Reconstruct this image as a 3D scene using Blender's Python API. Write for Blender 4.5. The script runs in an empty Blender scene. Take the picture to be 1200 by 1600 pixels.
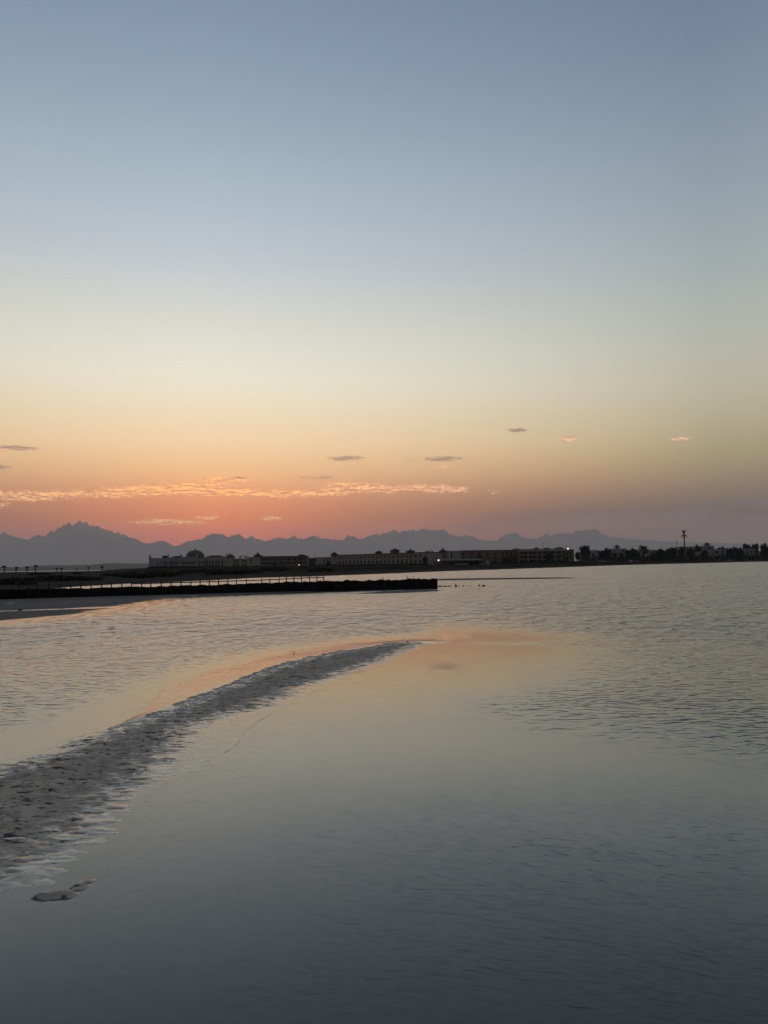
import bpy, math, random
import numpy as np
from mathutils import Matrix, Vector

random.seed(7)
R = math.radians
scene = bpy.context.scene
col = scene.collection

# ------------------------------------------------------------------ camera
CAM_H = 1.7
FPX = 1155.0                      # focal length in pixels of the 1200x1600 photograph
PITCH, ROLL = R(3.99), R(-0.716)
cam = bpy.data.cameras.new('camera')
cam.sensor_fit = 'VERTICAL'
cam.sensor_height = 36.0
cam.sensor_width = 27.0
cam.lens = 36.0 * FPX / 1600.0
cam.clip_start = 0.05
cam.clip_end = 120000.0
cam_o = bpy.data.objects.new('camera', cam)
col.objects.link(cam_o)
CAM_R = Matrix.Rotation(R(90) + PITCH, 3, 'X') @ Matrix.Rotation(ROLL, 3, 'Z')
cam_o.matrix_world = Matrix.Translation((0, 0, CAM_H)) @ CAM_R.to_4x4()
scene.camera = cam_o


def ray(px, py):
    v = CAM_R @ Vector(((px - 600) / FPX, -(py - 800) / FPX, -1.0))
    return v.normalized()


def on_ground(px, py, z=0.0):
    v = ray(px, py)
    t = (z - CAM_H) / v.z
    return Vector((v.x * t, v.y * t, z))


def at_y(px, py, Y):
    v = ray(px, py)
    t = Y / v.y
    return Vector((v.x * t, Y, CAM_H + v.z * t))


def azel(px, py):
    v = ray(px, py)
    return math.degrees(math.atan2(v.x, v.y)), math.degrees(math.asin(v.z))


# ------------------------------------------------------------------ dusk sky
SUN_AZ, SUN_EL = -10.6, 0.8       # degrees, azimuth measured from +Y towards +X
HAZE_S, HAZE_TOP = 6.3e-5, 1215.0
HAZE_LA, HAZE_LB = (0.21, 0.18, 0.178), (0.235, 0.185, 0.19)      # rough brightness of the air itself
world = bpy.data.worlds.new('World')
scene.world = world
world.use_nodes = True
nt = world.node_tree
nt.nodes.clear()


class NB:
    """tiny node builder"""
    def __init__(self, tree):
        self.t = tree

    def node(self, kind, **kw):
        n = self.t.nodes.new(kind)
        for k, v in kw.items():
            setattr(n, k, v)
        return n

    def put(self, sock, v):
        if isinstance(v, bpy.types.NodeSocket):
            self.t.links.new(v, sock)
        elif v is not None:
            if hasattr(sock.default_value, '__len__') and not hasattr(v, '__len__'):
                v = (v,) * len(sock.default_value)
            if hasattr(v, '__len__') and len(v) == 3 and len(sock.default_value) == 4:
                v = (*v, 1.0)
            sock.default_value = v

    def m(self, op, a=None, b=None, c=None, clamp=False):
        n = self.node('ShaderNodeMath', operation=op, use_clamp=clamp)
        for s, v in zip(n.inputs, (a, b, c)):
            self.put(s, v)
        return n.outputs[0]

    def vm(self, op, a=None, b=None, scale=None):
        n = self.node('ShaderNodeVectorMath', operation=op)
        self.put(n.inputs[0], a)
        if b is not None:
            self.put(n.inputs[1], b)
        if scale is not None:
            self.put(n.inputs['Scale'], scale)
        return n.outputs[1] if op in ('LENGTH', 'DOT_PRODUCT') else n.outputs[0]

    def mix(self, f, a, b, blend='MIX'):
        n = self.node('ShaderNodeMix', data_type='RGBA', blend_type=blend)
        n.clamp_factor = True
        self.put(n.inputs['Factor'], f)
        self.put(n.inputs[6], a)
        self.put(n.inputs[7], b)
        return n.outputs[2]

    def smooth(self, v, lo, hi, o0=0.0, o1=1.0):
        n = self.node('ShaderNodeMapRange', interpolation_type='SMOOTHSTEP')
        for s, x in zip(n.inputs, (v, lo, hi, o0, o1)):
            self.put(s, x)
        return n.outputs[0]

    def xyz(self, x, y, z=0.0):
        n = self.node('ShaderNodeCombineXYZ')
        for s, v in zip(n.inputs, (x, y, z)):
            self.put(s, v)
        return n.outputs[0]

    def noise(self, vec, scale, detail=3.0, rough=0.5, dist=0.0, out=0):
        n = self.node('ShaderNodeTexNoise')
        self.put(n.inputs['Vector'], vec)
        n.inputs['Scale'].default_value = scale
        n.inputs['Detail'].default_value = detail
        n.inputs['Roughness'].default_value = rough
        n.inputs['Distortion'].default_value = dist
        return n.outputs[out]


def lin(c):
    return tuple(((v / 255) / 12.92 if v / 255 <= 0.04045 else ((v / 255 + 0.055) / 1.055) ** 2.4) for v in c)


W = NB(nt)
tc = W.node('ShaderNodeTexCoord')
sep = W.node('ShaderNodeSeparateXYZ')
nt.links.new(tc.outputs['Generated'], sep.inputs[0])
EL = W.m('MULTIPLY', W.m('ARCSINE', sep.outputs[2]), 180 / math.pi)
AZ = W.m('MULTIPLY', W.m('ARCTAN2', sep.outputs[0], sep.outputs[1]), 180 / math.pi)
d0 = W.m('ABSOLUTE', W.m('SUBTRACT', AZ, -13.5))
D = W.m('MINIMUM', d0, W.m('SUBTRACT', 360.0, d0))


def interp(stops, e):
    """monotone-ish smooth interpolation of (elevation, rgb) stops"""
    xs = np.array([s[0] for s in stops])
    out = []
    for k in range(3):
        ys = np.array([s[1][k] for s in stops])
        m = np.gradient(ys, xs)
        i = int(np.clip(np.searchsorted(xs, e) - 1, 0, len(xs) - 2))
        if e <= xs[0]:
            out.append(ys[0]); continue
        if e >= xs[-1]:
            out.append(ys[-1]); continue
        h = xs[i + 1] - xs[i]
        t = (e - xs[i]) / h
        out.append((2 * t**3 - 3 * t**2 + 1) * ys[i] + (t**3 - 2 * t**2 + t) * h * m[i]
                   + (-2 * t**3 + 3 * t**2) * ys[i + 1] + (t**3 - t**2) * h * m[i + 1])
    return out


def clear_of_haze(c, e, air):
    """the sky's own radiance behind the air that is built as a volume further down"""
    path = min(HAZE_TOP / math.sin(R(max(e, 0.5))), 24000)
    T = math.exp(-HAZE_S * path)
    return tuple(max((v - l * (1 - T)) / T, v * 0.08) for v, l in zip(c, air))


def ramp(stops, air=None):
    n = W.node('ShaderNodeValToRGB')
    es = [-8, 0, 1, 1.6, 2.2, 2.8, 3.4, 4, 4.6, 5.2, 6, 7, 8, 9, 10, 11.5, 13, 14.5, 16, 18, 20, 22.5, 25, 28, 31, 34, 38, 44, 52, 64, 90]
    cr = n.color_ramp
    while len(cr.elements) < len(es):
        cr.elements.new(0.5)
    for el_, e in zip(cr.elements, es):
        c = interp(stops, e)
        if air:
            c = clear_of_haze(c, e, air)
        el_.position = (e + 8) / 98
        el_.color = (*[max(v, 0.0) / 4 for v in c], 1)
    W.put(n.inputs[0], W.m('DIVIDE', W.m('ADD', EL, 8.0), 98.0))
    return W.vm('SCALE', n.outputs[0], scale=4.0)


ZEN = (0.12, 0.155, 0.235)


def px_stops(x, rows):
    s = [(azel(x, y)[1], lin(c)) for y, c in rows]
    s.sort(key=lambda v: v[0])
    return s


sA = [(-8, lin((90, 70, 66))), (0, lin((172, 104, 86)))] + px_stops(384, [
    (824, (200, 124, 97)), (784, (222, 146, 110)), (740, (236, 183, 137)), (700, (238, 203, 160)), (650, (236, 215, 184)),
    (600, (232, 224, 203)), (500, (214, 214, 205)), (400, (190, 197, 204)), (300, (171, 186, 196)), (200, (153, 170, 185)), (2, (129, 146, 168))]) + [(60, (0.15, 0.19, 0.28)), (90, ZEN)]
sB = [(-8, lin((70, 68, 72))), (0, lin((98, 94, 97)))] + px_stops(1194, [
    (840, (104, 98, 98)), (804, (113, 103, 100)), (760, (135, 118, 107)), (700, (163, 149, 122)), (650, (177, 166, 141)),
    (600, (184, 176, 156)), (500, (177, 179, 170)), (400, (163, 171, 172)), (200, (139, 152, 166)), (2, (117, 132, 153))]) + [(60, (0.14, 0.18, 0.265)), (90, ZEN)]
sC = [(-8, (0.07, 0.07, 0.08)), (0, (0.14, 0.14, 0.155)), (5, (0.20, 0.19, 0.20)), (14, (0.33, 0.305, 0.30)), (30, (0.28, 0.295, 0.345)), (60, (0.17, 0.205, 0.285)), (90, ZEN)]
A_, B_, C_ = ramp(sA, HAZE_LA), ramp(sB, HAZE_LB), ramp(sC)
w_hi = W.m('POWER', W.m('DIVIDE', D, 38.0, clamp=True), 1.55)
d1 = W.m('ABSOLUTE', W.m('SUBTRACT', AZ, -13.0))
d1 = W.m('MINIMUM', d1, W.m('SUBTRACT', 360.0, d1))
w_lo = W.m('SUBTRACT', 1.0, W.m('EXPONENT', W.m('MULTIPLY', W.m('POWER', W.m('DIVIDE', d1, 16.0), 1.3), -1.0)))
f_lo = W.smooth(EL, 3.2, 9.5)
wab = W.m('ADD', W.m('MULTIPLY', w_hi, f_lo), W.m('MULTIPLY', w_lo, W.m('SUBTRACT', 1.0, f_lo)))
sky = W.mix(W.smooth(D, 38.0, 120.0), W.mix(wab, A_, B_), C_)
# a little of the physical sky under the afterglow
nish = W.node('ShaderNodeTexSky', sky_type='NISHITA')
nish.sun_disc = False
nish.sun_elevation = R(SUN_EL)
nish.sun_rotation = R(SUN_AZ)
nish.dust_density = 3.0
sky = W.vm('ADD', sky, W.vm('SCALE', nish.outputs[0], scale=0.004))


# clouds: thin broken streaks far off above the range
def gauss(az, el, raz, rel, w):
    a = W.m('DIVIDE', W.m('SUBTRACT', AZ, az), raz)
    b = W.m('DIVIDE', W.m('SUBTRACT', EL, el), rel)
    r2 = W.m('ADD', W.m('MULTIPLY', a, a), W.m('MULTIPLY', b, b))
    return W.m('MULTIPLY', W.m('EXPONENT', W.m('MULTIPLY', r2, -1.0)), w)


def total(px_list, grow=1.0):
    acc = None
    for x, y, rx, ry, w in px_list:
        az, el = azel(x, y)
        g = gauss(az, el, rx * 0.049, ry * 0.049 * grow, w)
        acc = g if acc is None else W.m('MAXIMUM', acc, g)
    return acc


LIT = [(-60, 772, 90, 10, 1.0), (95, 773, 60, 8, .95), (185, 770, 55, 9, 1.0), (262, 766, 60, 9, 1.0), (350, 768, 55, 8, 1.05), (440, 772, 55, 7, 1.0), (515, 769, 50, 8, 1.0), (610, 764, 50, 7, 1.0), (685, 764, 45, 7, 1.0), (330, 756, 60, 6, .8), (295, 816, 40, 4, .95), (40, 775, 70, 9, 1.0), (140, 771, 60, 7, .95), (225, 766, 55, 9, 1.0), (300, 764, 50, 11, 1.05), (395, 771, 55, 6, 1.1),
       (350, 749, 70, 5, .9), (480, 771, 60, 6, 1.05), (545, 758, 90, 6, .9), (570, 764, 60, 6, 1.05), (650, 762, 60, 6, 1.0), (715, 765, 40, 6, .95),
       (770, 768, 22, 6, .75), (260, 815, 75, 5, 1.0), (325, 809, 40, 4, .9), (425, 810, 35, 4, .9), (395, 812, 40, 3, .7),
       (685, 729, 32, 4, .9), (890, 686, 22, 5, .9), (945, 683, 14, 3, .7), (1065, 686, 24, 5, .85), (8, 790, 14, 6, .9), (8, 706, 14, 6, .8), (495, 706, 16, 2.5, .6)]
DARK = [(808, 672, 22, 4.5, 1.05), (540, 716, 46, 5.5, .95), (692, 717, 46, 5, 1.0), (640, 720, 18, 4, .7), (28, 700, 40, 4.5, 1.0), (2, 730, 22, 4, .9), (370, 747, 45, 4, .7),
        (500, 746, 60, 4, .75), (110, 768, 40, 5, .6), (680, 760, 50, 5, .6), (960, 668, 20, 3, .4)]
mask_l, mask_d = total(LIT, 1.5), total(DARK, 1.15)
pv = W.xyz(AZ, W.m('MULTIPLY', EL, 4.6))
pv_up = W.xyz(AZ, W.m('MULTIPLY', W.m('ADD', EL, 0.10), 4.6))
cn = W.noise(pv, 0.95, 5.0, 0.6, 0.35)
cf = W.noise(W.xyz(AZ, W.m('MULTIPLY', EL, 2.7)), 3.4, 3.0, 0.6, 0.4)
cn_up = W.noise(pv_up, 0.95, 5.0, 0.6, 0.35)
den_l = W.smooth(W.m('ADD', W.m('MULTIPLY', mask_l, 0.44), W.m('ADD', W.m('MULTIPLY', cn, .45), W.m('MULTIPLY', cf, .55))), 0.785, 0.89)
den_l = W.m('MULTIPLY', den_l, W.smooth(mask_l, 0.02, 0.2))
den_d = W.smooth(W.m('ADD', W.m('MULTIPLY', mask_d, 0.56), W.m('ADD', W.m('MULTIPLY', cn, .3), W.m('MULTIPLY', cf, .7))), 0.82, 0.96)
den_d = W.m('MULTIPLY', den_d, W.smooth(mask_d, 0.03, 0.3))
under = W.m('ADD', 0.55, W.m('MULTIPLY', W.m('SUBTRACT', cn_up, cn), 4.0), clamp=True)
near_sun = W.m('EXPONENT', W.m('MULTIPLY', W.m('POWER', W.m('DIVIDE', D, 19.0), 2.0), -1.0))
lit_c = W.mix(near_sun, (1.5, .85, .50), (2.5, 1.12, 0.22))
dim_c = W.mix(near_sun, (.62, .34, .26), (.95, .36, .20))
under = W.m('ADD', under, W.m('MULTIPLY', W.m('SUBTRACT', cf, .5), 1.6), clamp=True)
cl = W.mix(under, dim_c, lit_c)
sky = W.mix(W.m('MULTIPLY', den_l, 0.95), sky, cl)
tops = W.mix(under, (.24, .16, .16), (.75, .42, .25))
sky = W.mix(W.m('MULTIPLY', den_d, 0.8), sky, tops)
# faint grey veil low on the right
VEIL = [(980, 806, 210, 16, .9), (1160, 785, 120, 12, .9), (760, 822, 70, 7, .8), (860, 845, 200, 8, .5), (1300, 795, 150, 20, .9)]
mv = total(VEIL)
vn = W.noise(W.xyz(AZ, W.m('MULTIPLY', EL, 6.0)), 0.33, 4.0, 0.55)
vd = W.m('MULTIPLY', W.smooth(W.m('ADD', W.m('MULTIPLY', mv, .3), vn), .60, .80), 0.55)
sky = W.mix(W.m('MULTIPLY', vd, W.smooth(mv, .02, .3)), sky, (.15, .12, .14))
bg = W.node('ShaderNodeBackground')
nt.links.new(sky, bg.inputs['Color'])
bg.inputs['Strength'].default_value = 1.0
out = W.node('ShaderNodeOutputWorld')
nt.links.new(bg.outputs[0], out.inputs[0])

# the sun has gone down behind the range
sun = bpy.data.lights.new('sun', 'SUN')
sun.energy = 1.0
sun.angle = R(0.5)
sun.color = (1.0, 0.55, 0.3)
sun_o = bpy.data.objects.new('sun', sun)
col.objects.link(sun_o)
sd = Vector((math.sin(R(SUN_AZ)) * math.cos(R(SUN_EL)), math.cos(R(SUN_AZ)) * math.cos(R(SUN_EL)), math.sin(R(SUN_EL))))
sun_o.rotation_euler = sd.to_track_quat('Z', 'Y').to_euler()

scene.view_settings.view_transform = 'Standard'
scene.view_settings.look = 'None'
scene.view_settings.gamma = 1.0
scene.view_settings.exposure = 0.0
scene.view_settings.use_curve_mapping = False
scene.render.engine = 'CYCLES'
scene.cycles.use_denoising = True
scene.cycles.max_bounces = 8
scene.cycles.transparent_max_bounces = 12
scene.cycles.volume_bounces = 1
scene.cycles.sample_clamp_indirect = 6.0


# ------------------------------------------------------------------ helpers
def tag(o, label=None, cat=None, group=None, kind=None):
    if label: o['label'] = label
    if cat: o['category'] = cat
    if group: o['group'] = group
    if kind: o['kind'] = kind
    return o


def empty(name, loc=(0, 0, 0), rz=0.0):
    o = bpy.data.objects.new(name, None)
    o.empty_display_size = 0.5
    col.objects.link(o)
    o.location = loc
    o.rotation_euler = (0, 0, rz)
    return o


def link(name, me, parent=None, loc=(0, 0, 0), rz=0.0, scale=None):
    o = bpy.data.objects.new(name, me)
    col.objects.link(o)
    o.parent = parent
    o.location = loc
    o.rotation_euler = (0, 0, rz)
    if scale: o.scale = scale
    return o


def copy_tree(root):
    r = root.copy()
    col.objects.link(r)
    for ch in list(root.children):
        c = ch.copy()
        col.objects.link(c)
        c.parent = r
        for g in ch.children:
            d = g.copy()
            col.objects.link(d)
            d.parent = c
    return r


class MB:
    def __init__(self):
        self.v, self.f = [], []

    def add(self, vs, fs):
        b = len(self.v)
        self.v += [tuple(p) for p in vs]
        self.f += [tuple(b + i for i in f) for f in fs]
        return self

    def box(self, x0, x1, y0, y1, z0, z1):
        v = [(x0, y0, z0), (x1, y0, z0), (x1, y1, z0), (x0, y1, z0), (x0, y0, z1), (x1, y0, z1), (x1, y1, z1), (x0, y1, z1)]
        return self.add(v, [(0, 3, 2, 1), (4, 5, 6, 7), (0, 1, 5, 4), (1, 2, 6, 5), (2, 3, 7, 6), (3, 0, 4, 7)])

    def pyramid(self, x0, x1, y0, y1, z0, z1, flat=0.0):
        """hipped roof; flat = half width of the ridge plate"""
        cx, cy = (x0 + x1) / 2, (y0 + y1) / 2
        v = [(x0, y0, z0), (x1, y0, z0), (x1, y1, z0), (x0, y1, z0), (cx - flat, cy - flat, z1), (cx + flat, cy - flat, z1), (cx + flat, cy + flat, z1), (cx - flat, cy + flat, z1)]
        if flat == 0:
            v = v[:4] + [(cx, cy, z1)]
            return self.add(v, [(0, 3, 2, 1), (0, 1, 4), (1, 2, 4), (2, 3, 4), (3, 0, 4)])
        return self.add(v, [(0, 3, 2, 1), (4, 5, 6, 7), (0, 1, 5, 4), (1, 2, 6, 5), (2, 3, 7, 6), (3, 0, 4, 7)])

    def tube(self, pts, rads, seg=8, cap=True):
        rings = []
        for k, p in enumerate(pts):
            p = Vector(p)
            a = Vector(pts[max(k - 1, 0)]); b = Vector(pts[min(k + 1, len(pts) - 1)])
            d = (b - a).normalized()
            u = d.cross(Vector((0, 1, 0.01)))
            if u.length < 1e-3: u = d.cross(Vector((1, 0, 0)))
            u.normalize()
            w = d.cross(u)
            rings.append([p + (u * math.cos(2 * math.pi * i / seg) + w * math.sin(2 * math.pi * i / seg)) * rads[k] for i in range(seg)])
        vs = [q for r_ in rings for q in r_]
        fs = []
        for k in range(len(pts) - 1):
            for i in range(seg):
                j = (i + 1) % seg
                fs.append((k * seg + i, k * seg + j, (k + 1) * seg + j, (k + 1) * seg + i))
        if cap:
            fs.append(tuple(range(seg)))
            fs.append(tuple((len(pts) - 1) * seg + i for i in range(seg)))
        return self.add(vs, fs)

    def lathe(self, prof, cx=0, cy=0, seg=20):
        """prof = [(r, z)...] from bottom to top"""
        vs, fs = [], []
        for r_, z in prof:
            for i in range(seg):
                a = 2 * math.pi * i / seg
                vs.append((cx + r_ * math.cos(a), cy + r_ * math.sin(a), z))
        for k in range(len(prof) - 1):
            for i in range(seg):
                j = (i + 1) % seg
                fs.append((k * seg + i, k * seg + j, (k + 1) * seg + j, (k + 1) * seg + i))
        return self.add(vs, fs)

    def mesh(self, name, mat, smooth=False):
        me = bpy.data.meshes.new(name)
        me.from_pydata(self.v, [], self.f)
        if mat: me.materials.append(mat)
        if smooth:
            me.polygons.foreach_set('use_smooth', [True] * len(me.polygons))
        me.update()
        return me

    def build(self, name, mat, parent=None, loc=(0, 0, 0), rz=0.0, smooth=False):
        return link(name, self.mesh(name, mat, smooth), parent, loc, rz)


def grid_mesh(name, X, Y, Z, mat, keep=None, smooth=True, attrs=None):
    """numpy grid (rows, cols) to mesh, optional face mask by vertex"""
    nr, nc = X.shape
    co = np.stack([X, Y, Z], -1).reshape(-1, 3)
    idx = np.arange(nr * nc).reshape(nr, nc)
    q = np.stack([idx[:-1, :-1], idx[:-1, 1:], idx[1:, 1:], idx[1:, :-1]], -1).reshape(-1, 4)
    if keep is not None:
        k = keep.reshape(-1)
        q = q[k[q].any(1)]
    used = np.zeros(nr * nc, bool)
    used[q.reshape(-1)] = True
    remap = np.cumsum(used) - 1
    q = remap[q]
    co = co[used]
    me = bpy.data.meshes.new(name)
    me.vertices.add(len(co))
    me.vertices.foreach_set('co', co.astype(np.float32).ravel())
    me.loops.add(q.size)
    me.loops.foreach_set('vertex_index', q.astype(np.int32).ravel())
    me.polygons.add(len(q))
    me.polygons.foreach_set('loop_start', np.arange(0, q.size, 4, dtype=np.int32))
    me.polygons.foreach_set('loop_total', np.full(len(q), 4, dtype=np.int32))
    if smooth:
        me.polygons.foreach_set('use_smooth', np.ones(len(q), bool))
    me.update(calc_edges=True)
    for an, av in (attrs or {}).items():
        a = me.attributes.new(an, 'FLOAT', 'POINT')
        a.data.foreach_set('value', av.reshape(-1)[used].astype(np.float32))
    me.materials.append(mat)
    return me


def vnoise(x, y, seed=0):
    """smooth gradient noise, about -1..1"""
    xi, yi = np.floor(x).astype(np.int64), np.floor(y).astype(np.int64)
    xf, yf = x - xi, y - yi

    def g(i, j):
        h = (i * 374761393 + j * 668265263 + seed * 974634541) & 0xffffffff
        h = ((h ^ (h >> 13)) * 1274126177) & 0xffffffff
        h = h ^ (h >> 16)
        a = (h & 0xffff) / 65536.0 * 2 * np.pi
        return np.cos(a), np.sin(a)
    u = xf * xf * xf * (xf * (xf * 6 - 15) + 10)
    v = yf * yf * yf * (yf * (yf * 6 - 15) + 10)
    r = []
    for dj in (0, 1):
        row = []
        for di in (0, 1):
            gx, gy = g(xi + di, yi + dj)
            row.append(gx * (xf - di) + gy * (yf - dj))
        r.append(row[0] * (1 - u) + row[1] * u)
    return (r[0] * (1 - v) + r[1] * v) * 1.5


def fbm(x, y, oct=4, seed=0, gain=0.5):
    s, a, n = 0, 1.0, 0
    for k in range(oct):
        s = s + a * vnoise(x * 2**k, y * 2**k, seed + k * 17)
        n += a
        a *= gain
    return s / n


def sstep(x, a, b):
    t = np.clip((x - a) / (b - a), 0, 1)
    return t * t * (3 - 2 * t)


def poly_sd(X, Y, poly):
    """signed distance to polygon, positive inside"""
    P = np.array([(p[0], p[1]) for p in poly])
    d = np.full(X.shape, 1e9)
    inside = np.zeros(X.shape, bool)
    n = len(P)
    for i in range(n):
        a, b = P[i], P[(i + 1) % n]
        e = b - a
        t = np.clip(((X - a[0]) * e[0] + (Y - a[1]) * e[1]) / max(e @ e, 1e-9), 0, 1)
        d = np.minimum(d, np.hypot(X - a[0] - t * e[0], Y - a[1] - t * e[1]))
        c = ((a[1] > Y) != (b[1] > Y))
        with np.errstate(divide='ignore', invalid='ignore'):
            xin = (b[0] - a[0]) * (Y - a[1]) / (b[1] - a[1] if b[1] != a[1] else 1e-9) + a[0]
        inside ^= c & (X < xin)
    return np.where(inside, d, -d)


def line_d(X, Y, pts):
    d = np.full(X.shape, 1e9)
    for a, b in zip(pts[:-1], pts[1:]):
        a, b = np.array(a[:2]), np.array(b[:2])
        e = b - a
        t = np.clip(((X - a[0]) * e[0] + (Y - a[1]) * e[1]) / max(e @ e, 1e-9), 0, 1)
        d = np.minimum(d, np.hypot(X - a[0] - t * e[0], Y - a[1] - t * e[1]))
    return d


# ------------------------------------------------------------------ materials
def mat(name, c, rough=0.7, c2=None, scale=1.0, detail=4.0, bump=0.0, bump_scale=None, spec=0.12, stretch=None, metal=0.0):
    m = bpy.data.materials.new(name)
    m.use_nodes = True
    n = NB(m.node_tree)
    b = m.node_tree.nodes['Principled BSDF']
    b.inputs['Roughness'].default_value = rough
    b.inputs['Specular IOR Level'].default_value = spec
    b.inputs['Metallic'].default_value = metal
    t = n.node('ShaderNodeTexCoord')
    vec = t.outputs['Object']
    if stretch:
        vec = n.vm('MULTIPLY', vec, stretch)
    if c2 is None:
        c2 = tuple(v * 0.72 for v in c)
    f = n.smooth(n.noise(vec, scale, detail, 0.6), 0.3, 0.7)
    n.put(b.inputs['Base Color'], n.mix(f, c, c2))
    if bump:
        bn = n.node('ShaderNodeBump')
        bn.inputs['Distance'].default_value = bump
        n.put(bn.inputs['Height'], n.noise(vec, bump_scale or scale * 3, 5.0, 0.6))
        m.node_tree.links.new(bn.outputs[0], b.inputs['Normal'])
    return m


def glow(name, c, s):
    m = bpy.data.materials.new(name)
    m.use_nodes = True
    b = m.node_tree.nodes['Principled BSDF']
    b.inputs['Base Color'].default_value = (.8, .8, .8, 1)
    b.inputs['Emission Color'].default_value = (*c, 1)
    b.inputs['Emission Strength'].default_value = s
    return m


M = {
    'plaster_white': mat('plaster_white', (.20, .193, .183), .85, (.16, .155, .147), .4),
    'plaster_cream': mat('plaster_cream', (.225, .20, .165), .85, (.18, .16, .13), .4),
    'plaster_ochre': mat('plaster_ochre', (.12, .088, .064), .85, (.10, .072, .052), .4),
    'plaster_brown': mat('plaster_brown', (.095, .08, .066), .85, (.07, .06, .048), .4),
    'roof_dark': mat('roof_dark', (.03, .025, .023), .9, (.022, .018, .016), 1.2),
    'roof_pale': mat('roof_pale', (.07, .075, .075), .95, (.055, .06, .06), 1.0),
    'dome': mat('dome', (.06, .058, .06), .55, (.045, .045, .048), .6),
    'glass': mat('glass', (.012, .013, .015), .25, (.02, .02, .022), .3),
    'bark': mat('bark', (.05, .04, .03), .9, (.035, .028, .022), 2.0),
    'leaf': mat('leaf', (.018, .026, .013), .8, (.011, .017, .009), .35, spec=0.12),
    'frond': mat('frond', (.02, .026, .014), .8, (.013, .018, .009), .5, spec=0.12),
    'scrub': mat('scrub', (.022, .024, .014), .95, (.014, .016, .01), .3, spec=0.1),
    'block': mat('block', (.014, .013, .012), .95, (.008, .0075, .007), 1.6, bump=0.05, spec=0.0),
    'wood': mat('wood', (.035, .028, .022), .9, (.022, .018, .015), 3.0, spec=0.1),
    'rock': mat('rock', (.04, .038, .035), .9, (.025, .024, .022), 3.0, bump=0.04, spec=0.15),
    'steel': mat('steel', (.09, .09, .09), .6, (.06, .06, .06), 2.0),
    'lamp_glow': glow('lamp_glow', (1.0, .90, .70), 1.5),
    'mountain': mat('mountain', (.15, .13, .12), .95, (.125, .105, .096), .0007, 6.0, spec=0.0),
    'hill': mat('hill', (.13, .115, .095), .95, (.09, .08, .065), .004, 5.0, spec=0.05),
    'land': mat('land', (.085, .075, .055), .95, (.028, .027, .02), .035, 6.0, spec=0.08, stretch=(1, .35, 1)),
}


def wet_sand(name, c, c2, rough, scale, spec=0.5, shade_flecks=0.0):
    m = bpy.data.materials.new(name)
    m.use_nodes = True
    n = NB(m.node_tree)
    b = m.node_tree.nodes['Principled BSDF']
    t = n.node('ShaderNodeTexCoord')
    P = t.outputs['Object']
    v = n.vm('MULTIPLY', P, (.6, 1.0, 1.0))
    f = n.noise(v, scale, 6.0, 0.65)
    c_ = n.mix(n.smooth(f, .32, .68), c, c2)
    patch = n.noise(v, .9, 3.0, .6)
    c_ = n.mix(n.m('MULTIPLY', n.smooth(patch, .45, .65), .55), c_, tuple(x * .62 for x in c))
    if shade_flecks:
        # dark dashes painted into the sand colour, imitating the shade of small hollows
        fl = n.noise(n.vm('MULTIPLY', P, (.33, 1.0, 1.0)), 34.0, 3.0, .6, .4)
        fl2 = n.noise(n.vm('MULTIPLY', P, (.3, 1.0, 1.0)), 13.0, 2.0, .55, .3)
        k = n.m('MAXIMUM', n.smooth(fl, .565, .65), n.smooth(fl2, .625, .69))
        c_ = n.mix(n.m('MULTIPLY', k, shade_flecks), c_, (.018, .018, .019))
    geo = n.node('ShaderNodeNewGeometry')
    sp = n.node('ShaderNodeSeparateXYZ')
    m.node_tree.links.new(geo.outputs['Position'], sp.inputs[0])
    bed = n.mix(n.noise(P, .7, 4.0), (.57, .52, .41), (.66, .60, .47))
    c_ = n.mix(n.smooth(sp.outputs[2], -.012, .001), bed, c_)
    n.put(b.inputs['Base Color'], c_)
    # the lowest sand is soaked and carries a film of water, the tops have drained
    dry = n.smooth(n.m('ADD', sp.outputs[2], n.m('MULTIPLY', n.m('SUBTRACT', f, .5), .014)), .003, .017)
    b.inputs['Roughness'].default_value = rough
    b.inputs['Specular IOR Level'].default_value = spec
    film = n.node('ShaderNodeAttribute', attribute_name='film')
    dry = n.m('MULTIPLY', dry, n.m('SUBTRACT', 1.0, film.outputs['Fac']))
    n.put(b.inputs['Coat Weight'], n.m('MULTIPLY', n.m('SUBTRACT', 1.0, dry), n.smooth(sp.outputs[2], -.004, .0005)))
    b.inputs['Coat Roughness'].default_value = .12
    b.inputs['Coat IOR'].default_value = 1.5
    bn = n.node('ShaderNodeBump')
    bn.inputs['Distance'].default_value = 0.012
    n.put(bn.inputs['Height'], n.noise(v, 26.0, 5.0, 0.7))
    n.put(bn.inputs['Strength'], n.m('MULTIPLY', dry, .8))
    m.node_tree.links.new(bn.outputs[0], b.inputs['Normal'])
    return m


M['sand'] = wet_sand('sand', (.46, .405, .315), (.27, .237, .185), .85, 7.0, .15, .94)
M['flat_sand'] = wet_sand('flat_sand', (.11, .105, .10), (.075, .072, .07), .8, 1.2, .1)
M['bed'] = mat('bed', (.17, .175, .165), .9, (.13, .135, .13), .8, 5.0, spec=0.2)


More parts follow.
